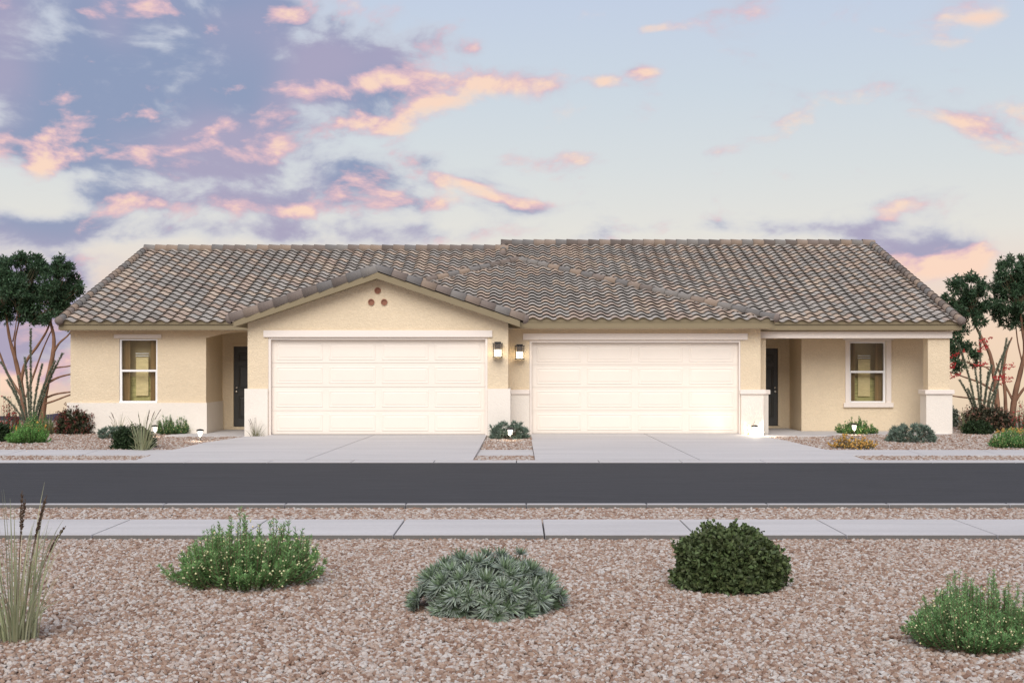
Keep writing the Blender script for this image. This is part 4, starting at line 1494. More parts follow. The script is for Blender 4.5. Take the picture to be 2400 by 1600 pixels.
# ------------------------------------------------------------------ plants
UP = np.array([0, 0, 1.0])
def unit(v):
    return v / (np.linalg.norm(v, axis=-1, keepdims=True) + 1e-9)
def add_leaves(m_, P, D, Wd, cols, fold=0.0, shape='diamond'):
    """P base points, D leaf vectors, Wd half width vectors (n,3)"""
    n = len(P)
    if n == 0: return
    b = len(m_.v)
    if shape == 'diamond':
        V = np.stack([P, P + D * .45 + Wd, P + D, P + D * .45 - Wd], 1).reshape(-1, 3)
        k = 4
        F = [(0, 1, 2, 3)]
    elif shape == 'oval':
        nn = unit(np.cross(D, Wd)) * np.linalg.norm(Wd, axis=1, keepdims=True) * .45
        V = np.stack([P, P + D * .35 + Wd * .85 + nn, P + D * .72 + Wd + nn, P + D, P + D * .72 - Wd + nn, P + D * .35 - Wd * .85 + nn], 1).reshape(-1, 3)
        k = 6
        F = [(0, 1, 2, 3), (0, 3, 4, 5)]
    else:   # strap: long curved leaf
        nn = unit(np.cross(D, Wd)) * np.linalg.norm(D, axis=1, keepdims=True) * fold
        V = np.stack([P + Wd * .6, P - Wd * .6, P + D * .4 + Wd + nn, P + D * .4 - Wd + nn, P + D * .75 + Wd * .6 + nn * .8, P + D * .75 - Wd * .6 + nn * .8, P + D], 1).reshape(-1, 3)
        k = 7
        F = [(0, 1, 3, 2), (2, 3, 5, 4), (4, 5, 6)]
    m_.v.extend(map(tuple, V))
    for i in range(n):
        c = tuple(cols[i])
        for fc in F:
            m_.f.append(tuple(b + i * k + q for q in fc)); m_.c.append(c)
def colvar(base, n, k=.25, hue=.06):
    base = np.array(base)
    return np.clip(base * (1 + rng.uniform(-k, k, (n, 1))) * (1 + rng.uniform(-hue, hue, (n, 3))), 0, 1)
def perp(D):
    r_ = rng.normal(size=D.shape)
    return unit(np.cross(D, r_))

def bud_shrub(name, loc, w, h, label, cat='shrub', sprigs=120, leaf=.04, dens=46, col=(.085, .21, .045), bud=True, budsize=.011, budcol=(.72, .68, .30), group=None, tips=None, lw=.075):
    """bushy upright shrub: many leafy sprigs fanning from a broad base, small pale buds"""
    t = thing(name, loc, label, cat, group)
    L0 = np.array(loc)
    st, fo, bu = MB(), MB(), MB()
    ph = rng.uniform(0, 6.28)
    for i in range(sprigs):
        a = rng.uniform(0, 2 * math.pi)
        q = math.sqrt(rng.uniform(0, 1))
        base = L0 + np.array([math.cos(a) * q * w * .34, math.sin(a) * q * w * .28, -.01])
        out = np.array([math.cos(a) * w * .5 * q * rng.uniform(.8, 1.1), math.sin(a) * w * .40 * q, 0])
        hh = h * (1.02 - .62 * q ** 2.4) * (rng.uniform(.35, .8) if i % 3 == 0 else rng.uniform(.72, 1.08))
        hh *= .86 + .20 * math.sin(a * 3 + ph) + .14 * math.sin(a * 7 + ph * 2) * q
        if i % 9 == 0: hh *= 1.16
        tip = L0 + out * 1.0 + np.array([0, 0, hh])
        mid = base * .45 + tip * .55 + np.array([math.cos(a), math.sin(a), 0]) * w * .07 * q
        tt = np.linspace(0, 1, 7)[:, None]
        pts = (1 - tt) ** 2 * base + 2 * tt * (1 - tt) * mid + tt ** 2 * tip
        st.tube(pts.tolist(), [.0045 * (1.1 - .8 * k / 6) * (w ** .3) for k in range(7)], 4, (1, 1, 1), cap=False)
        n = int(dens * rng.uniform(.8, 1.2))
        u = rng.uniform(.04, 1.0, n) ** .9
        u_ = u[:, None]
        P = (1 - u_) ** 2 * base + 2 * u_ * (1 - u_) * mid + u_ ** 2 * tip
        T = unit(2 * (1 - u_) * (mid - base) + 2 * u_ * (tip - mid))
        D = unit(perp(T) + T * rng.uniform(.5, 1.5, (n, 1))) * leaf * rng.uniform(.6, 1.15, (n, 1)) * (1.15 - .5 * u_)
        Wd = unit(np.cross(D, perp(T))) * leaf * lw
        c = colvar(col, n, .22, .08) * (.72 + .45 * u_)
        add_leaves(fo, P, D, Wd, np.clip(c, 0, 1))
        if bud:
            for _ in range(rng.integers(1, 4)):
                uu = rng.uniform(.45, .98)
                p = (1 - uu) ** 2 * base + 2 * uu * (1 - uu) * mid + uu ** 2 * tip + rng.normal(size=3) * leaf * .5
                r_ = budsize * rng.uniform(.7, 1.2)
                vs = [p + np.array(v) * r_ for v in ((1, 0, 0), (-1, 0, 0), (0, 1, 0), (0, -1, 0), (0, 0, 1), (0, 0, -1))]
                bu.add([tuple(v) for v in vs], [(0, 2, 4), (2, 1, 4), (1, 3, 4), (3, 0, 4), (2, 0, 5), (1, 2, 5), (3, 1, 5), (0, 3, 5)], tuple(colvar(budcol, 1, .15)[0]))
    st.build('stems', M['stem'], t)
    fo.build('foliage', M['leaf'], t)['kind'] = 'stuff'
    if bud: bu.build('buds', M['leaf'], t, smooth=True)['kind'] = 'stuff'
    return t

def dome_points(n, w, d, h, jitter=.06, low=-.05):
    """points on an uneven dome surface with outward normals"""
    out = []
    i = 0
    ga = math.pi * (3 - math.sqrt(5))
    for i in range(n):
        z = 1 - (i + .5) / n * (1 - low)
        r_ = math.sqrt(max(0, 1 - z * z))
        a = i * ga + rng.uniform(-.2, .2)
        out.append((r_ * math.cos(a), r_ * math.sin(a), max(z, -.05)))
    N_ = np.array(out) + rng.normal(size=(n, 3)) * .05
    lump = 1 + .06 * np.sin(N_[:, 0] * 7 + 1) * np.cos(N_[:, 1] * 6) + .05 * np.sin(N_[:, 2] * 9 + N_[:, 0] * 5) + rng.normal(size=n) * jitter * .5
    Nz = np.clip(N_, -1.2, 1.2).copy()
    rr = np.sqrt(Nz[:, 0] ** 2 + Nz[:, 1] ** 2)[:, None] + 1e-6
    Nz[:, :2] *= (rr ** -.42)            # fuller flanks than a half ball
    P = Nz * np.array([w / 2, d / 2, h]) * lump[:, None]
    Nn = unit(N_ / np.array([w / 2, d / 2, h]))
    return P, Nn

def round_shrub(name, loc, w, h, label, n=900, leaf=.032, col=(.028, .052, .018), cat='shrub', group=None, d=None, shape='oval', wf=.5, per=5, flowers=None, core=(.010, .018, .008)):
    """clipped dense shrub: whorls of leaves over a dome, dark twigs inside"""
    t = thing(name, loc, label, cat, group)
    L0 = np.array(loc)
    d = d or w * .9
    P, Nn = dome_points(n, w * .97, d * .97, h * .97)
    fo = MB()
    keep = P[:, 2] > .004
    P, Nn = P[keep] + L0, Nn[keep]
    for _ in range(per):
        m = len(P)
        D = unit(perp(Nn) * 1.0 + Nn * rng.uniform(.15, 1.1, (m, 1)) + UP * .25) * leaf * rng.uniform(.7, 1.25, (m, 1))
        Wd = unit(np.cross(D, perp(D) + Nn)) * leaf * wf * .5
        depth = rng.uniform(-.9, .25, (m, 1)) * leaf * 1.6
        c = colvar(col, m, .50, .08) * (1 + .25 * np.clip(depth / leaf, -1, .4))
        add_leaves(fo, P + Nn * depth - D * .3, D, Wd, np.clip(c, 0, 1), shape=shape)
    m = len(P)
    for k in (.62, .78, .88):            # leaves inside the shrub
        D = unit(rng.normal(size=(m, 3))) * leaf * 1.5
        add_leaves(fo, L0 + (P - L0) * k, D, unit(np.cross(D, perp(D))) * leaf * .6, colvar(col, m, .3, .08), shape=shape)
    fo.build('foliage', M['leaf'], t)['kind'] = 'stuff'
    tw = MB()
    for i in range(40):
        a = rng.uniform(0, 2 * math.pi); e = rng.uniform(.15, 1.4)
        tip = L0 + np.array([math.cos(a) * math.cos(e) * w * .42, math.sin(a) * math.cos(e) * d * .42, math.sin(e) * h * .86])
        b0 = L0 + np.array([math.cos(a) * .03, math.sin(a) * .03, -.01])
        tw.tube([tuple(b0), tuple((b0 + tip) / 2 + rng.normal(size=3) * .02), tuple(tip)], [.008 * w ** .5, .006 * w ** .5, .002], 5, (1, 1, 1), cap=False)
    tw.build('twigs', M['stem'], t)
    if flowers:
        fl = MB()
        k, fc, fs_ = flowers
        Pf, Nf = dome_points(k, w * 1.02, d * 1.02, h * 1.02, .1, .05)
        for p, q in zip(Pf + L0, Nf):
            for _ in range(5):
                pp = p + rng.normal(size=3) * fs_ * .5
                D = unit(rng.normal(size=(4, 3)) + q * .8) * fs_ * .55
                add_leaves(fl, np.repeat(pp[None], 4, 0), D, unit(np.cross(D, perp(D))) * fs_ * .28, colvar(fc, 4, .2, .06))
        fl.build('flowers', M['leaf'], t)['kind'] = 'stuff'
    return t

# rosette shrub: silver-green, each rosette a part of its own
def rosette_mesh(nleaf, size, seed):
    r_ = np.random.default_rng(seed)
    m_ = MB()
    for ring, (el, ln, k) in enumerate(((6, 1.0, .40), (28, .98, .32), (52, .85, .18), (74, .6, .10))):
        n = max(5, int(nleaf * k))
        for i in range(n):
            a = 2 * math.pi * (i + .5 * ring) / n + r_.uniform(-.18, .18)
            e = R(el + r_.uniform(-9, 9))
            D = np.array([[math.cos(a) * math.cos(e), math.sin(a) * math.cos(e), math.sin(e)]]) * size * ln * r_.uniform(.85, 1.1)
            side = np.array([[-math.sin(a), math.cos(a), 0]]) * size * .068
            P = np.array([[math.cos(a) * .06 * size, math.sin(a) * .06 * size, .02 * size]])
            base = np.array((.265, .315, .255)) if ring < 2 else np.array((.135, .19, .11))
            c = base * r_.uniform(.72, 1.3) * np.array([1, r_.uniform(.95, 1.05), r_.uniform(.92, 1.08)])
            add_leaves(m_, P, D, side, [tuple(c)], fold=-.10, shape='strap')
    return m_.mesh('rosette', M['silver'])
M['silver'] = attrcol('silver_leaf', 0.6, 0.12, 0.10, 25, 0.3)
def rosette_shrub(loc, w, h, label, n, size, nleaf=46, parts=True, d=None, group='silver rosette shrubs', name='silver_shrub', leaf=.05):
    t = thing(name, loc, label, 'shrub', group)
    L0 = np.array(loc)
    d = d or w * .85
    P, Nn = dome_points(n, w * .84, d * .84, h * .80, .12, -.02)
    P[:, 2] = np.maximum(P[:, 2], size * .28)
    if parts:
        meshes = [rosette_mesh(nleaf, size, 50 + k) for k in range(5)]
        for p, q in zip(P, Nn):
            ob = bpy.data.objects.new('rosette', meshes[int(rng.integers(5))])
            COL.objects.link(ob)
            dirv = Vector(q) + Vector((0, -.15, .25)) + Vector(rng.normal(size=3)) * .12
            rot = dirv.to_track_quat('Z', 'Y').to_matrix().to_4x4() @ Matrix.Rotation(float(rng.uniform(0, 6.28)), 4, 'Z')
            ob.rotation_euler = rot.to_euler()
            s = float(rng.uniform(.82, 1.18))
            ob.scale = (s, s, s)
            place(ob, tuple(L0 + p), t)
    else:
        fo = MB()
        for p, q in zip(P, Nn):
            m = nleaf
            D = unit(rng.normal(size=(m, 3)) + q * 1.0 + UP * .3) * size * rng.uniform(.6, 1.1, (m, 1))
            Wd = unit(np.cross(D, perp(D))) * size * .085
            add_leaves(fo, np.repeat((L0 + p)[None], m, 0), D, Wd, colvar((.150, .200, .155), m, .3, .05))
        fo.build('foliage', M['silver'], t)['kind'] = 'stuff'
    tw = MB()
    for i in range(26):
        p = P[int(rng.integers(len(P)))] + L0
        b0 = L0 + np.array([rng.uniform(-.05, .05), rng.uniform(-.05, .05), -.01])
        tw.tube([tuple(b0), tuple((b0 + p) / 2 + np.array([0, 0, -.02])), tuple(p)], [.009, .008, .006], 5, (1, 1, 1), cap=False)
    tw.build('stems', M['stem'], t)
    return t

def grass_clump(loc, w, h, label, blades=110, heads=5, col=(.27, .29, .15), bw=.005, headcol=(.13, .088, .06), group='fountain grass clumps', name='grass_clump', spread=1.0):
    t = thing(name, loc, label, 'grass', group)
    L0 = np.array(loc)
    bl = MB()
    def arc(base, tip, sag, n=7):
        tt = np.linspace(0, 1, n)[:, None]
        mid = base + (tip - base) * .5 + np.array([0, 0, sag]) - (tip - base) * np.array([.22, .22, 0])
        return (1 - tt) ** 2 * base + 2 * tt * (1 - tt) * mid + tt ** 2 * tip
    for i in range(blades):
        a = rng.uniform(0, 2 * math.pi)
        q = rng.uniform(0, 1)
        base = L0 + np.array([math.cos(a) * w * .22 * q, math.sin(a) * w * .22 * q, -.01])
        hh = h * rng.uniform(.30, 1.0) ** 1.6
        out = w * .5 * rng.uniform(.1, 1.0) * spread
        tip = base + np.array([math.cos(a) * out, math.sin(a) * out, hh * rng.uniform(.75, 1)])
        pts = arc(base, tip, hh * .18)
        side = unit(np.cross(pts[-1] - pts[0], rng.normal(size=3)))
        wd = bw * rng.uniform(.6, 1.2)
        vs, fs = [], []
        for k, p in enumerate(pts):
            ww = wd * (1 - (k / (len(pts) - 1)) ** 2 * .92)
            vs += [tuple(p + side * ww), tuple(p - side * ww)]
        for k in range(len(pts) - 1):
            fs.append((2 * k, 2 * k + 1, 2 * k + 3, 2 * k + 2))
        bl.add(vs, fs, tuple(colvar(col, 1, .25, .07)[0]))
    bl.build('blades', M['leaf'], t)['kind'] = 'stuff'
    for i in range(heads):
        a = rng.uniform(0, 2 * math.pi)
        base = L0 + np.array([math.cos(a) * w * .1, math.sin(a) * w * .1, 0])
        tip = L0 + np.array([math.cos(a) * w * .62 * rng.uniform(.5, 1.2), math.sin(a) * w * .3, h * rng.uniform(.66, .92)])
        pts = arc(base, tip, h * .12, 9)
        m_ = MB()
        m_.tube(pts.tolist(), [.0022 * (h ** .5)] * 9, 4, headcol, cap=False)
        n = 120
        u = rng.uniform(.66, .96, n)[:, None] ** .9
        idx = (u[:, 0] * 8).astype(int)
        fr_ = (u[:, 0] * 8 - idx)[:, None]
        P = pts[idx] * (1 - fr_) + pts[np.minimum(idx + 1, 8)] * fr_
        T = unit(pts[-1] - pts[-3])[None]
        D = unit(perp(np.repeat(T, n, 0)) + T * 1.1) * h * .017 * rng.uniform(.6, 1.2, (n, 1))
        add_leaves(m_, P, D, unit(np.cross(D, perp(D))) * h * .005, colvar(headcol, n, .3, .06))
        m_.build('seed_head', M['leaf'], t)
    return t

def ocotillo(loc, tips, label, flowers=(), name='ocotillo'):
    t = thing(name, loc, label, 'desert shrub', 'spiny upright desert shrubs by the house')
    L0 = np.array(loc)
    for (dx, dy, hh, bend) in tips:
        base = L0 + np.array([dx * .12 + rng.uniform(-.03, .03), dy * .3, -.01])
        tip = L0 + np.array([dx, dy, hh])
        mid = base * .5 + tip * .5 + np.array([-dx * .22 + bend, 0, .08])
        tt = np.linspace(0, 1, 12)[:, None]
        pts = (1 - tt) ** 2 * base + 2 * tt * (1 - tt) * mid + tt ** 2 * tip
        m_ = MB()
        m_.tube(pts.tolist(), list(np.linspace(.018, .010, 12)), 6, (.14, .14, .095), cap=True)
        n = int(520 * hh)
        u = rng.uniform(.08, 1, n)[:, None]
        P = (1 - u) ** 2 * base + 2 * u * (1 - u) * mid + u ** 2 * tip
        T = unit(2 * (1 - u) * (mid - base) + 2 * u * (tip - mid))
        D = unit(perp(T) + T * .7) * rng.uniform(.03, .062, (n, 1))
        add_leaves(m_, P, D, unit(np.cross(D, perp(D))) * .009, colvar((.22, .25, .18), n, .3, .06))
        m_.build('stem', M['leaf'], t)
    for (fx, fy, fz, s) in flowers:
        m_ = MB()
        c = L0 + np.array([fx, fy, fz])
        for k in range(26):
            u = k / 25
            p = c + np.array([s * (u - .5) * .9, rng.uniform(-.03, .03), s * .25 * (u - .3) + rng.uniform(-.06, .06)])
            D = unit(rng.normal(size=(4, 3))) * .045
            add_leaves(m_, np.repeat(p[None], 4, 0), D, unit(np.cross(D, perp(D))) * .013, colvar((.55, .055, .055), 4, .25, .08))
        m_.build('red_blossom', M['leaf'], t)
    return t

def tree(loc, limbs, clumps, label, leafcol=(.050, .095, .046), sprays=38, name='desert_tree'):
    """limbs: list of (polyline, r0, r1); clumps: (cx, cy, cz, rx, rz)"""
    t = thing(name, loc, label, 'tree', 'multi-trunk trees beside the house')
    tr = MB()
    for (pl, r0, r1) in limbs:
        P = [Vector(p) for p in pl]
        # smooth the polyline
        pts = []
        for i in range(len(P) - 1):
            p0, p1, p2, p3 = P[max(i - 1, 0)], P[i], P[i + 1], P[min(i + 2, len(P) - 1)]
            for s in range(5):
                u = s / 5
                pts.append(.5 * ((2 * p1) + (-p0 + p2) * u + (2 * p0 - 5 * p1 + 4 * p2 - p3) * u * u + (-p0 + 3 * p1 - 3 * p2 + p3) * u ** 3))
        pts.append(P[-1])
        n = len(pts)
        rad = [r0 + (r1 - r0) * i / (n - 1) for i in range(n)]
        rad = [.62 * q * (1 + .06 * math.sin(i * 2.1)) for i, q in enumerate(rad)]
        tr.tube(pts, rad, 9, (1, 1, 1))
    fo, tw = MB(), MB()
    ends = [Vector(l[0][-1]) for l in limbs]
    for (cx_, cy_, cz_, rx, rz) in clumps:
        c = np.array([cx_, cy_, cz_])
        e = min(ends, key=lambda q: (q - Vector(c)).length)
        tw.tube([e, (e + Vector(c)) / 2 + Vector(rng.normal(size=3)) * .05, Vector(c)], [.011, .008, .004], 4, (1, 1, 1), cap=False)
        n = int(sprays * 2.1 * (rx * rz) / .10) + 4
        # spray centres fill the clump, denser near its surface
        u = unit(rng.normal(size=(n, 3)))
        rad = rng.uniform(.1, 1.25, (n, 1)) ** .6 * (1 + .16 * np.sin(u[:, :1] * 6 + cx_ * 3) + .12 * np.sin(u[:, 2:] * 8 + cz_ * 5))
        Q = c + u * rad * np.array([rx, rx * .9, rz])
        for k in range(9):
            D = unit(rng.normal(size=(n, 3)) + u * .55 + np.array([0, 0, .12])) * rng.uniform(.07, .14, (n, 1))
            Wd = unit(np.cross(D, perp(D))) * .017
            add_leaves(fo, Q + rng.normal(size=(n, 3)) * .018, D, Wd, colvar(leafcol, n, .38, .10))
    tr.build('trunk', M['bark'], t, smooth=True)
    if tw.v: tw.build('twigs', M['stem'], t)
    fo.build('crown', M['leaf'], t)['kind'] = 'stuff'
    return t

def Yyard(py):
    return 2.384 / ((py - CY) / FPX + .022)
def spot(px0, px1, top, base, depth_ratio=.85):
    """a plant that spans px0..px1 and top..base in the photo: location, width, height"""
    Yf = Yyard(base)
    w = X(px1, Yf) - X(px0, Yf)
    Yc = Yf + w * depth_ratio * .42
    x = (X(px0, Yc) + X(px1, Yc)) / 2
    w = (X(px1, Yc) - X(px0, Yc))
    z = yard_z(Yc) - .012
    return (x, Yc, z), w, Z(top, Yc) - z
def fspot(px0, px1, top, base, depth_ratio=.85):
    Yf = (CAMZ - .075) * FPX / (base - CY)
    w = X(px1, Yf) - X(px0, Yf)
    Yc = Yf + w * depth_ratio * .5
    x = (X(px0, Yc) + X(px1, Yc)) / 2
    w = X(px1, Yc) - X(px0, Yc)
    return (x, Yc, .07), w, Z(top, Yc) - .07

# --- foreground bed
l, w, h = fspot(393, 765, 1206, 1388)
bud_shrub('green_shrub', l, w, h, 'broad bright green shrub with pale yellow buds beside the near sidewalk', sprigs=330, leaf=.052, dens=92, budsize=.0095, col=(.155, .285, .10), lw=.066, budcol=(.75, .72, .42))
l, w, h = fspot(2128, 2425, 1345, 1535)
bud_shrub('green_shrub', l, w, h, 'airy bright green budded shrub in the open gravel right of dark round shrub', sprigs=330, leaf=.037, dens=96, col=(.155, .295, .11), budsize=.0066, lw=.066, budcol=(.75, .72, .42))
l, w, h = fspot(960, 1318, 1290, 1448)
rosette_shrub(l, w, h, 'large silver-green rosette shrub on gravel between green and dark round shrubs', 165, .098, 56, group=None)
l, w, h = fspot(1582, 1838, 1238, 1388)
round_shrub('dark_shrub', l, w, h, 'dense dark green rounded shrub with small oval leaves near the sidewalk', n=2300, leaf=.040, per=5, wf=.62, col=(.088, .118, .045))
Yg = (CAMZ - .075) * FPX / (1500 - CY)
grass_clump((X(22, Yg), Yg + .1, .07), .62, 1.04, 'tall straw-green grass clump with dark seed heads in the near gravel', blades=120, heads=6, bw=.0060, group=None, spread=1.0, col=(.36, .37, .23))

# --- left yard
l, w, h = spot(-34, 28, 990, 1036)
round_shrub('dark_shrub', l, w, h, 'dark round shrub beside the low green shrub and orange flowers', n=420, leaf=.045, per=4)
l, w, h = spot(15, 116, 986, 1040)
bud_shrub('green_shrub', l, w, h, 'low bright green shrub in front of orange flowers and desert tree', sprigs=230, leaf=.055, dens=46, budsize=.012, bud=False, col=(.13, .29, .07), lw=.14)
l, w, h = spot(48, 124, 966, 1017)
bud_shrub('green_shrub', l, w, h, 'speckled green shrub at the foot of the spiny desert shrub', sprigs=170, leaf=.055, dens=42, budsize=.012, col=(.10, .22, .07), lw=.13)
l, w, h = spot(2, 128, 990, 1020, .4)
bud_shrub('flower_patch', (l[0], l[1] + .25, l[2]), w, h, 'orange flowers behind the low green shrub left of the house', 'flowers', sprigs=46, leaf=.04, dens=20, budsize=.032, budcol=(.62, .33, .08))
l, w, h = spot(96, 132, 955, 1018)
grass_clump(l, w * 1.3, h, 'wispy green grass clump beside the reddish shrub', blades=70, heads=2, col=(.19, .20, .10), bw=.007)
l, w, h = spot(132, 228, 955, 1018)
round_shrub('reddish_shrub', l, w, h, 'dark shrub with reddish new leaves at the house corner', n=560, leaf=.06, per=4, wf=.42, col=(.060, .062, .030), shape='diamond', flowers=(150, (.19, .060, .045), .05))
l, w, h = spot(229, 302, 999, 1029)
rosette_shrub(l, w, h, 'small silver shrub half behind the dark round shrub', 46, .11, 34, parts=False, group=None)
l, w, h = spot(262, 362, 998, 1053)
round_shrub('dark_shrub', l, w, h, 'dark round shrub behind fountain grass before the left window', n=700, leaf=.045, per=4)
Yg = Yyard(1056)
grass_clump((X(333, Yg), Yg + .05, yard_z(Yg) - .01), .62, .96, 'fountain grass in front of dark round shrub', blades=95, heads=5, bw=.008, col=(.30, .31, .18))
Yg = Yyard(1022)
grass_clump((X(280, Yg), Yg, yard_z(Yg) - .01), .42, .64, 'fountain grass rising behind the small silver shrub', blades=55, heads=3, bw=.007, col=(.28, .27, .15))
l, w, h = spot(356, 454, 972, 1019)
bud_shrub('green_shrub', l, w, h, 'green upright shrub against the white wainscot by left porch', sprigs=190, leaf=.055, dens=46, budsize=.010, col=(.10, .20, .07), lw=.13)
grass_clump((X(600, 28.55), 28.58, yard_z(28.5)), .42, .60, 'thin grass tuft against the left garage wainscot', blades=60, heads=4, bw=.006, col=(.22, .22, .12))
l, w, h = spot(-10, 52, 925, 1010)
bud_shrub('red_flower_shrub', l, w, h, 'wispy shrub with a few red blossoms beside the left tree', 'shrub', sprigs=60, leaf=.05, dens=34, budsize=.022, budcol=(.45, .06, .05), col=(.065, .085, .045))
Y0 = 31.2
s0 = FPX / Y0
def tip(px, py, dy=0.0, bend=0.0, cx=70):
    return ((px - cx) / s0, dy, Z(py, Y0) - .12, bend)
ocotillo((X(70, Y0), Y0, .12), [tip(72, 770), tip(54, 837, .1), tip(103, 852, -.1), tip(-4, 848, .15), tip(145, 828, .05), tip(133, 846, -.1), tip(20, 890, -.1), tip(34, 880, .2), tip(98, 905, .2), tip(110, 925, -.15), tip(5, 930, .1)],
         'tall spiny green stems in front of the left tree trunks')
Yt = 34.5
def tp(px, py, dy=0.0):
    return (X(px, Yt + dy), Yt + dy, Z(py, Yt + dy))
zt = .10
def clumpset(seq):
    out = []
    for (px, py, r_, dy) in seq:
        k = max(2, int(r_ / 4.0))
        for i in range(k):
            a, q = rng.uniform(0, 2 * math.pi), math.sqrt(rng.uniform(.1, 1))
            rr = r_ * rng.uniform(.24, .52)
            p = tp(px + math.cos(a) * q * r_ * .78, py - math.sin(a) * q * r_ * .72, dy + rng.uniform(-1, 1) * r_ / FPX * Yt * .8)
            out.append((p[0], p[1], p[2], rr / FPX * Yt, rr / FPX * Yt * rng.uniform(.7, 1.0)))
    return out
tree((X(58, Yt), Yt, zt), [
    ([(X(60, Yt), Yt, .02), tp(52, 920), tp(38, 850), tp(22, 790), tp(12, 720)], .14, .04),
    ([tp(48, 900), tp(60, 850, -.1), tp(88, 810, -.2), tp(112, 770, -.3), tp(120, 735, -.3)], .08, .03),
    ([tp(52, 930), tp(20, 880, .2), tp(0, 830, .3), tp(-20, 780, .4)], .07, .03),
    ([tp(62, 930), tp(75, 890, .2), tp(100, 820, .3), tp(125, 765, .3)], .06, .02),
    ([tp(38, 850), tp(35, 800, .2), tp(45, 750, .2), tp(50, 700, .2)], .05, .02),
    ([tp(30, 800), tp(36, 770, -.2), tp(40, 735, -.2)], .03, .015)],
    clumpset([(20, 640, 42, 0), (60, 625, 36, .2), (85, 612, 24, -.2), (50, 606, 20, .1), (10, 615, 22, .3), (-20, 650, 40, 0), (40, 680, 44, -.3), (75, 660, 36, .4), (0, 700, 42, .2), (-30, 710, 40, -.2),
              (40, 720, 36, .3), (70, 712, 34, -.2), (15, 738, 26, .2), (60, 740, 22, .1), (-10, 660, 38, .5), (95, 690, 30, .2)]),
    'leaning desert tree with dark crown and reddish trunk left of the house')
Yt = 34.0
tree((X(104, Yt), Yt, zt), [
    ([(X(96, Yt), Yt, .02), tp(104, 930), tp(114, 880), tp(124, 830), tp(126, 790), tp(118, 750), tp(122, 720)], .15, .035),
    ([tp(124, 830), tp(138, 805), tp(160, 785), tp(178, 760)], .06, .02),
    ([tp(108, 900), tp(128, 888, .1), tp(150, 880, .1), tp(190, 872, .2)], .06, .03),
    ([tp(112, 870), tp(130, 862, .2), tp(160, 858, .2), tp(195, 850, .3)], .045, .02),
    ([tp(102, 935), tp(125, 925, .2), tp(150, 920, .2), tp(200, 915, .3)], .05, .03),
    ([tp(100, 948), tp(130, 938, -.1), tp(165, 925, -.1), tp(200, 918, 0)], .045, .03)],
    clumpset([(140, 625, 30, 0), (120, 640, 28, .2), (165, 632, 20, -.1), (178, 650, 16, .2), (150, 660, 34, .3), (125, 675, 36, -.3), (165, 690, 28, .1), (140, 705, 36, .2), (110, 710, 34, .1), (150, 735, 26, .2), (120, 745, 26, -.2), (95, 735, 26, .3), (175, 670, 20, 0), (132, 612, 16, 0), (155, 765, 12, 0), (70, 745, 22, .3)]),
    'desert tree with forked reddish trunk touching the left roof edge')

# --- middle strip and right yard
l, w, h = (X(1194, 28.3), 28.34, .14), .90, .37
rosette_shrub(l, w, h, 'low silver-green shrub in the gravel strip between the driveways', 90, .11, 30, parts=False, group=None, d=.60)
grass_clump((X(1757, 29.42), 29.45, yard_z(29.4)), .30, .46, 'pale grass tuft lit by the path light at white wainscot', blades=50, heads=2, bw=.006, col=(.42, .42, .20))
l, w, h = spot(1952, 2060, 980, 1019)
bud_shrub('green_shrub', l, w, h, 'green upright shrub behind a path light under the porch window', sprigs=190, leaf=.055, dens=46, budsize=.010, col=(.10, .22, .065), lw=.13)
l, w, h = spot(1945, 2062, 1020, 1053, .5)
bud_shrub('flower_patch', l, w, h * 1.1, 'low orange flower patch before the porch and right driveway', 'flowers', sprigs=110, leaf=.04, dens=20, budsize=.026, budcol=(.62, .36, .09), col=(.075, .12, .05))
l, w, h = spot(2076, 2194, 992, 1038)
rosette_shrub(l, w, h, 'silver-green mound shrub in front of the porch pillar', 110, .12, 30, parts=False, group=None)
l, w, h = spot(2228, 2282, 958, 1004)
round_shrub('variegated_shrub', (l[0], l[1] + 1.2, l[2]), w * 1.1, h * 1.05, 'pale speckled clipped shrub just behind the porch pillar', n=420, leaf=.06, per=4, col=(.15, .18, .13), flowers=(90, (.50, .52, .45), .05))
l, w, h = spot(2246, 2274, 945, 1014)
grass_clump(l, w * 1.3, h, 'thin grass tuft between porch pillar and dark round shrub', blades=46, heads=3, bw=.006, col=(.18, .19, .10))
l, w, h = spot(2256, 2326, 986, 1018)
round_shrub('dark_shrub', l, w, h, 'small dark round shrub beside the grass tuft near porch pillar', n=480, leaf=.045, per=4)
l, w, h = spot(2268, 2392, 953, 1012)
round_shrub('reddish_shrub', (l[0], l[1] + .5, l[2]), w, h, 'spreading brown-green shrub with pinkish leaf tips below right tree', n=700, leaf=.06, per=4, wf=.42, col=(.060, .055, .030), shape='diamond', flowers=(190, (.36, .19, .14), .035))
l, w, h = spot(2325, 2430, 997, 1018, .4)
bud_shrub('flower_patch', l, w, h, 'orange flowers between right green shrub and brown-green shrub', 'flowers', sprigs=70, leaf=.04, dens=20, budsize=.026, budcol=(.60, .36, .10), col=(.08, .13, .05))
l, w, h = spot(2317, 2435, 1002, 1052)
bud_shrub('green_shrub', l, w, h, 'bright green shrub at the far sidewalk in front of orange flowers', sprigs=220, leaf=.055, dens=46, budsize=.010, col=(.11, .25, .07), lw=.13)
l, w, h = spot(2372, 2440, 940, 1010)
bud_shrub('red_flower_shrub', (l[0], l[1] + .2, l[2]), w, h, 'leafy shrub with a red blossom at the foot of right tree', 'shrub', sprigs=70, leaf=.055, dens=34, budsize=.020, budcol=(.55, .06, .06), col=(.075, .12, .05))
Y0 = 32.0
s0 = FPX / Y0
def fl(px, py, s, cx=2300): return ((px - cx) / s0, rng.uniform(-.1, .1), Z(py, Y0) - .12, s)
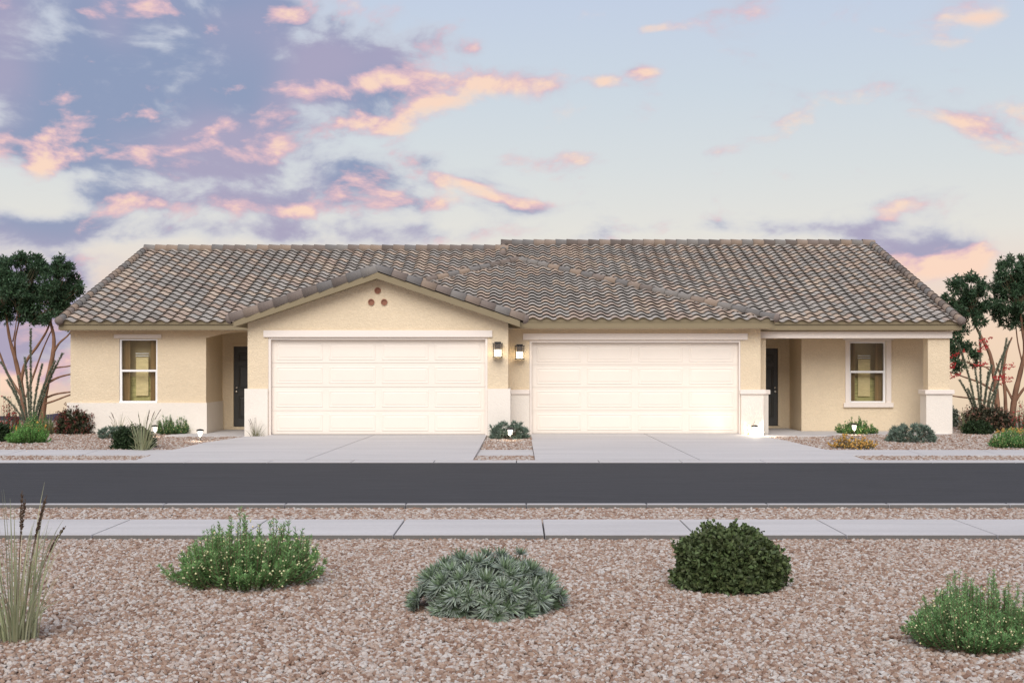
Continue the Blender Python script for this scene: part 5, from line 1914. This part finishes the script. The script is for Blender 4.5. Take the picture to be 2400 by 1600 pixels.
ocotillo((X(2300, Y0), Y0, .12), [tip(2246, 805, 0, 0, 2300), tip(2300, 775, .1, 0, 2300), tip(2356, 792, -.1, .25, 2300), tip(2370, 800, .1, -.1, 2300), tip(2281, 861, -.1, 0, 2300), tip(2252, 890, .1, 0, 2300), tip(2330, 855, .15, 0, 2300), tip(2312, 870, -.15, 0, 2300), tip(2340, 900, 0, 0, 2300), tip(2268, 910, 0, 0, 2300)],
         'tall spiny stems with red flower sprays beside the porch pillar',
         [fl(2243, 832, .45), fl(2296, 854, .40), fl(2307, 800, .35), fl(2305, 818, .3), fl(2238, 880, .35), fl(2364, 860, .35), fl(2340, 885, .35), fl(2358, 893, .35), fl(2232, 858, .2)])
Yt = 34.5
tree((X(2330, Yt), Yt, zt), [
    ([(X(2340, Yt), Yt, .02), tp(2336, 930), tp(2330, 880), tp(2320, 830), tp(2300, 790), tp(2285, 760), tp(2275, 730)], .13, .03),
    ([(X(2358, Yt), Yt, .02), tp(2356, 930), tp(2352, 870), tp(2360, 820), tp(2372, 790)], .09, .03),
    ([tp(2335, 920), tp(2300, 898, .1), tp(2265, 885, .1), tp(2215, 868, .2)], .06, .02),
    ([tp(2330, 945), tp(2290, 935, .2), tp(2250, 930, .2), tp(2220, 926, .3)], .05, .025),
    ([tp(2330, 880), tp(2310, 860, -.1), tp(2270, 850, -.1), tp(2225, 830, 0)], .04, .015),
    ([tp(2354, 900), tp(2335, 865, .2), tp(2290, 858, .2)], .03, .015)],
    clumpset([(2265, 655, 28, 0), (2240, 665, 22, .2), (2285, 680, 30, -.2), (2255, 695, 32, .2), (2225, 705, 22, 0), (2300, 710, 28, .2), (2270, 725, 32, -.2), (2240, 735, 24, .3), (2295, 745, 24, 0), (2232, 800, 22, 0), (2255, 815, 26, .2), (2275, 835, 20, 0), (2240, 840, 22, -.1), (2250, 860, 16, 0), (2215, 700, 12, 0), (2310, 670, 16, .2), (2250, 770, 20, .2), (2225, 780, 20, .1), (2285, 855, 12, 0)]),
    'dark leafy desert tree with low hanging branch behind the porch pillar')
Yt = 35.2
tree((X(2400, Yt), Yt, zt), [
    ([(X(2370, Yt), Yt, .02), tp(2378, 930), tp(2392, 870), tp(2402, 820), tp(2396, 770), tp(2390, 720)], .15, .04),
    ([tp(2375, 940), tp(2350, 890, .1), tp(2335, 850, .1)], .06, .025),
    ([tp(2380, 940), tp(2400, 910, -.1), tp(2430, 880, -.1), tp(2440, 800)], .07, .03),
    ([tp(2396, 850), tp(2385, 800, .2), tp(2380, 750, .2)], .04, .02)],
    clumpset([(2360, 625, 26, 0), (2385, 612, 24, .2), (2405, 640, 36, 0), (2350, 655, 26, -.2), (2380, 670, 38, .2), (2340, 690, 28, 0), (2410, 690, 40, .3), (2365, 710, 36, -.1), (2395, 735, 34, .2), (2345, 735, 24, .2), (2430, 650, 40, 0), (2440, 720, 40, .2), (2372, 758, 18, 0), (2420, 765, 24, .2)]),
    'tall dark-crowned desert tree with reddish trunk right of the house')

bpy.context.view_layer.update()
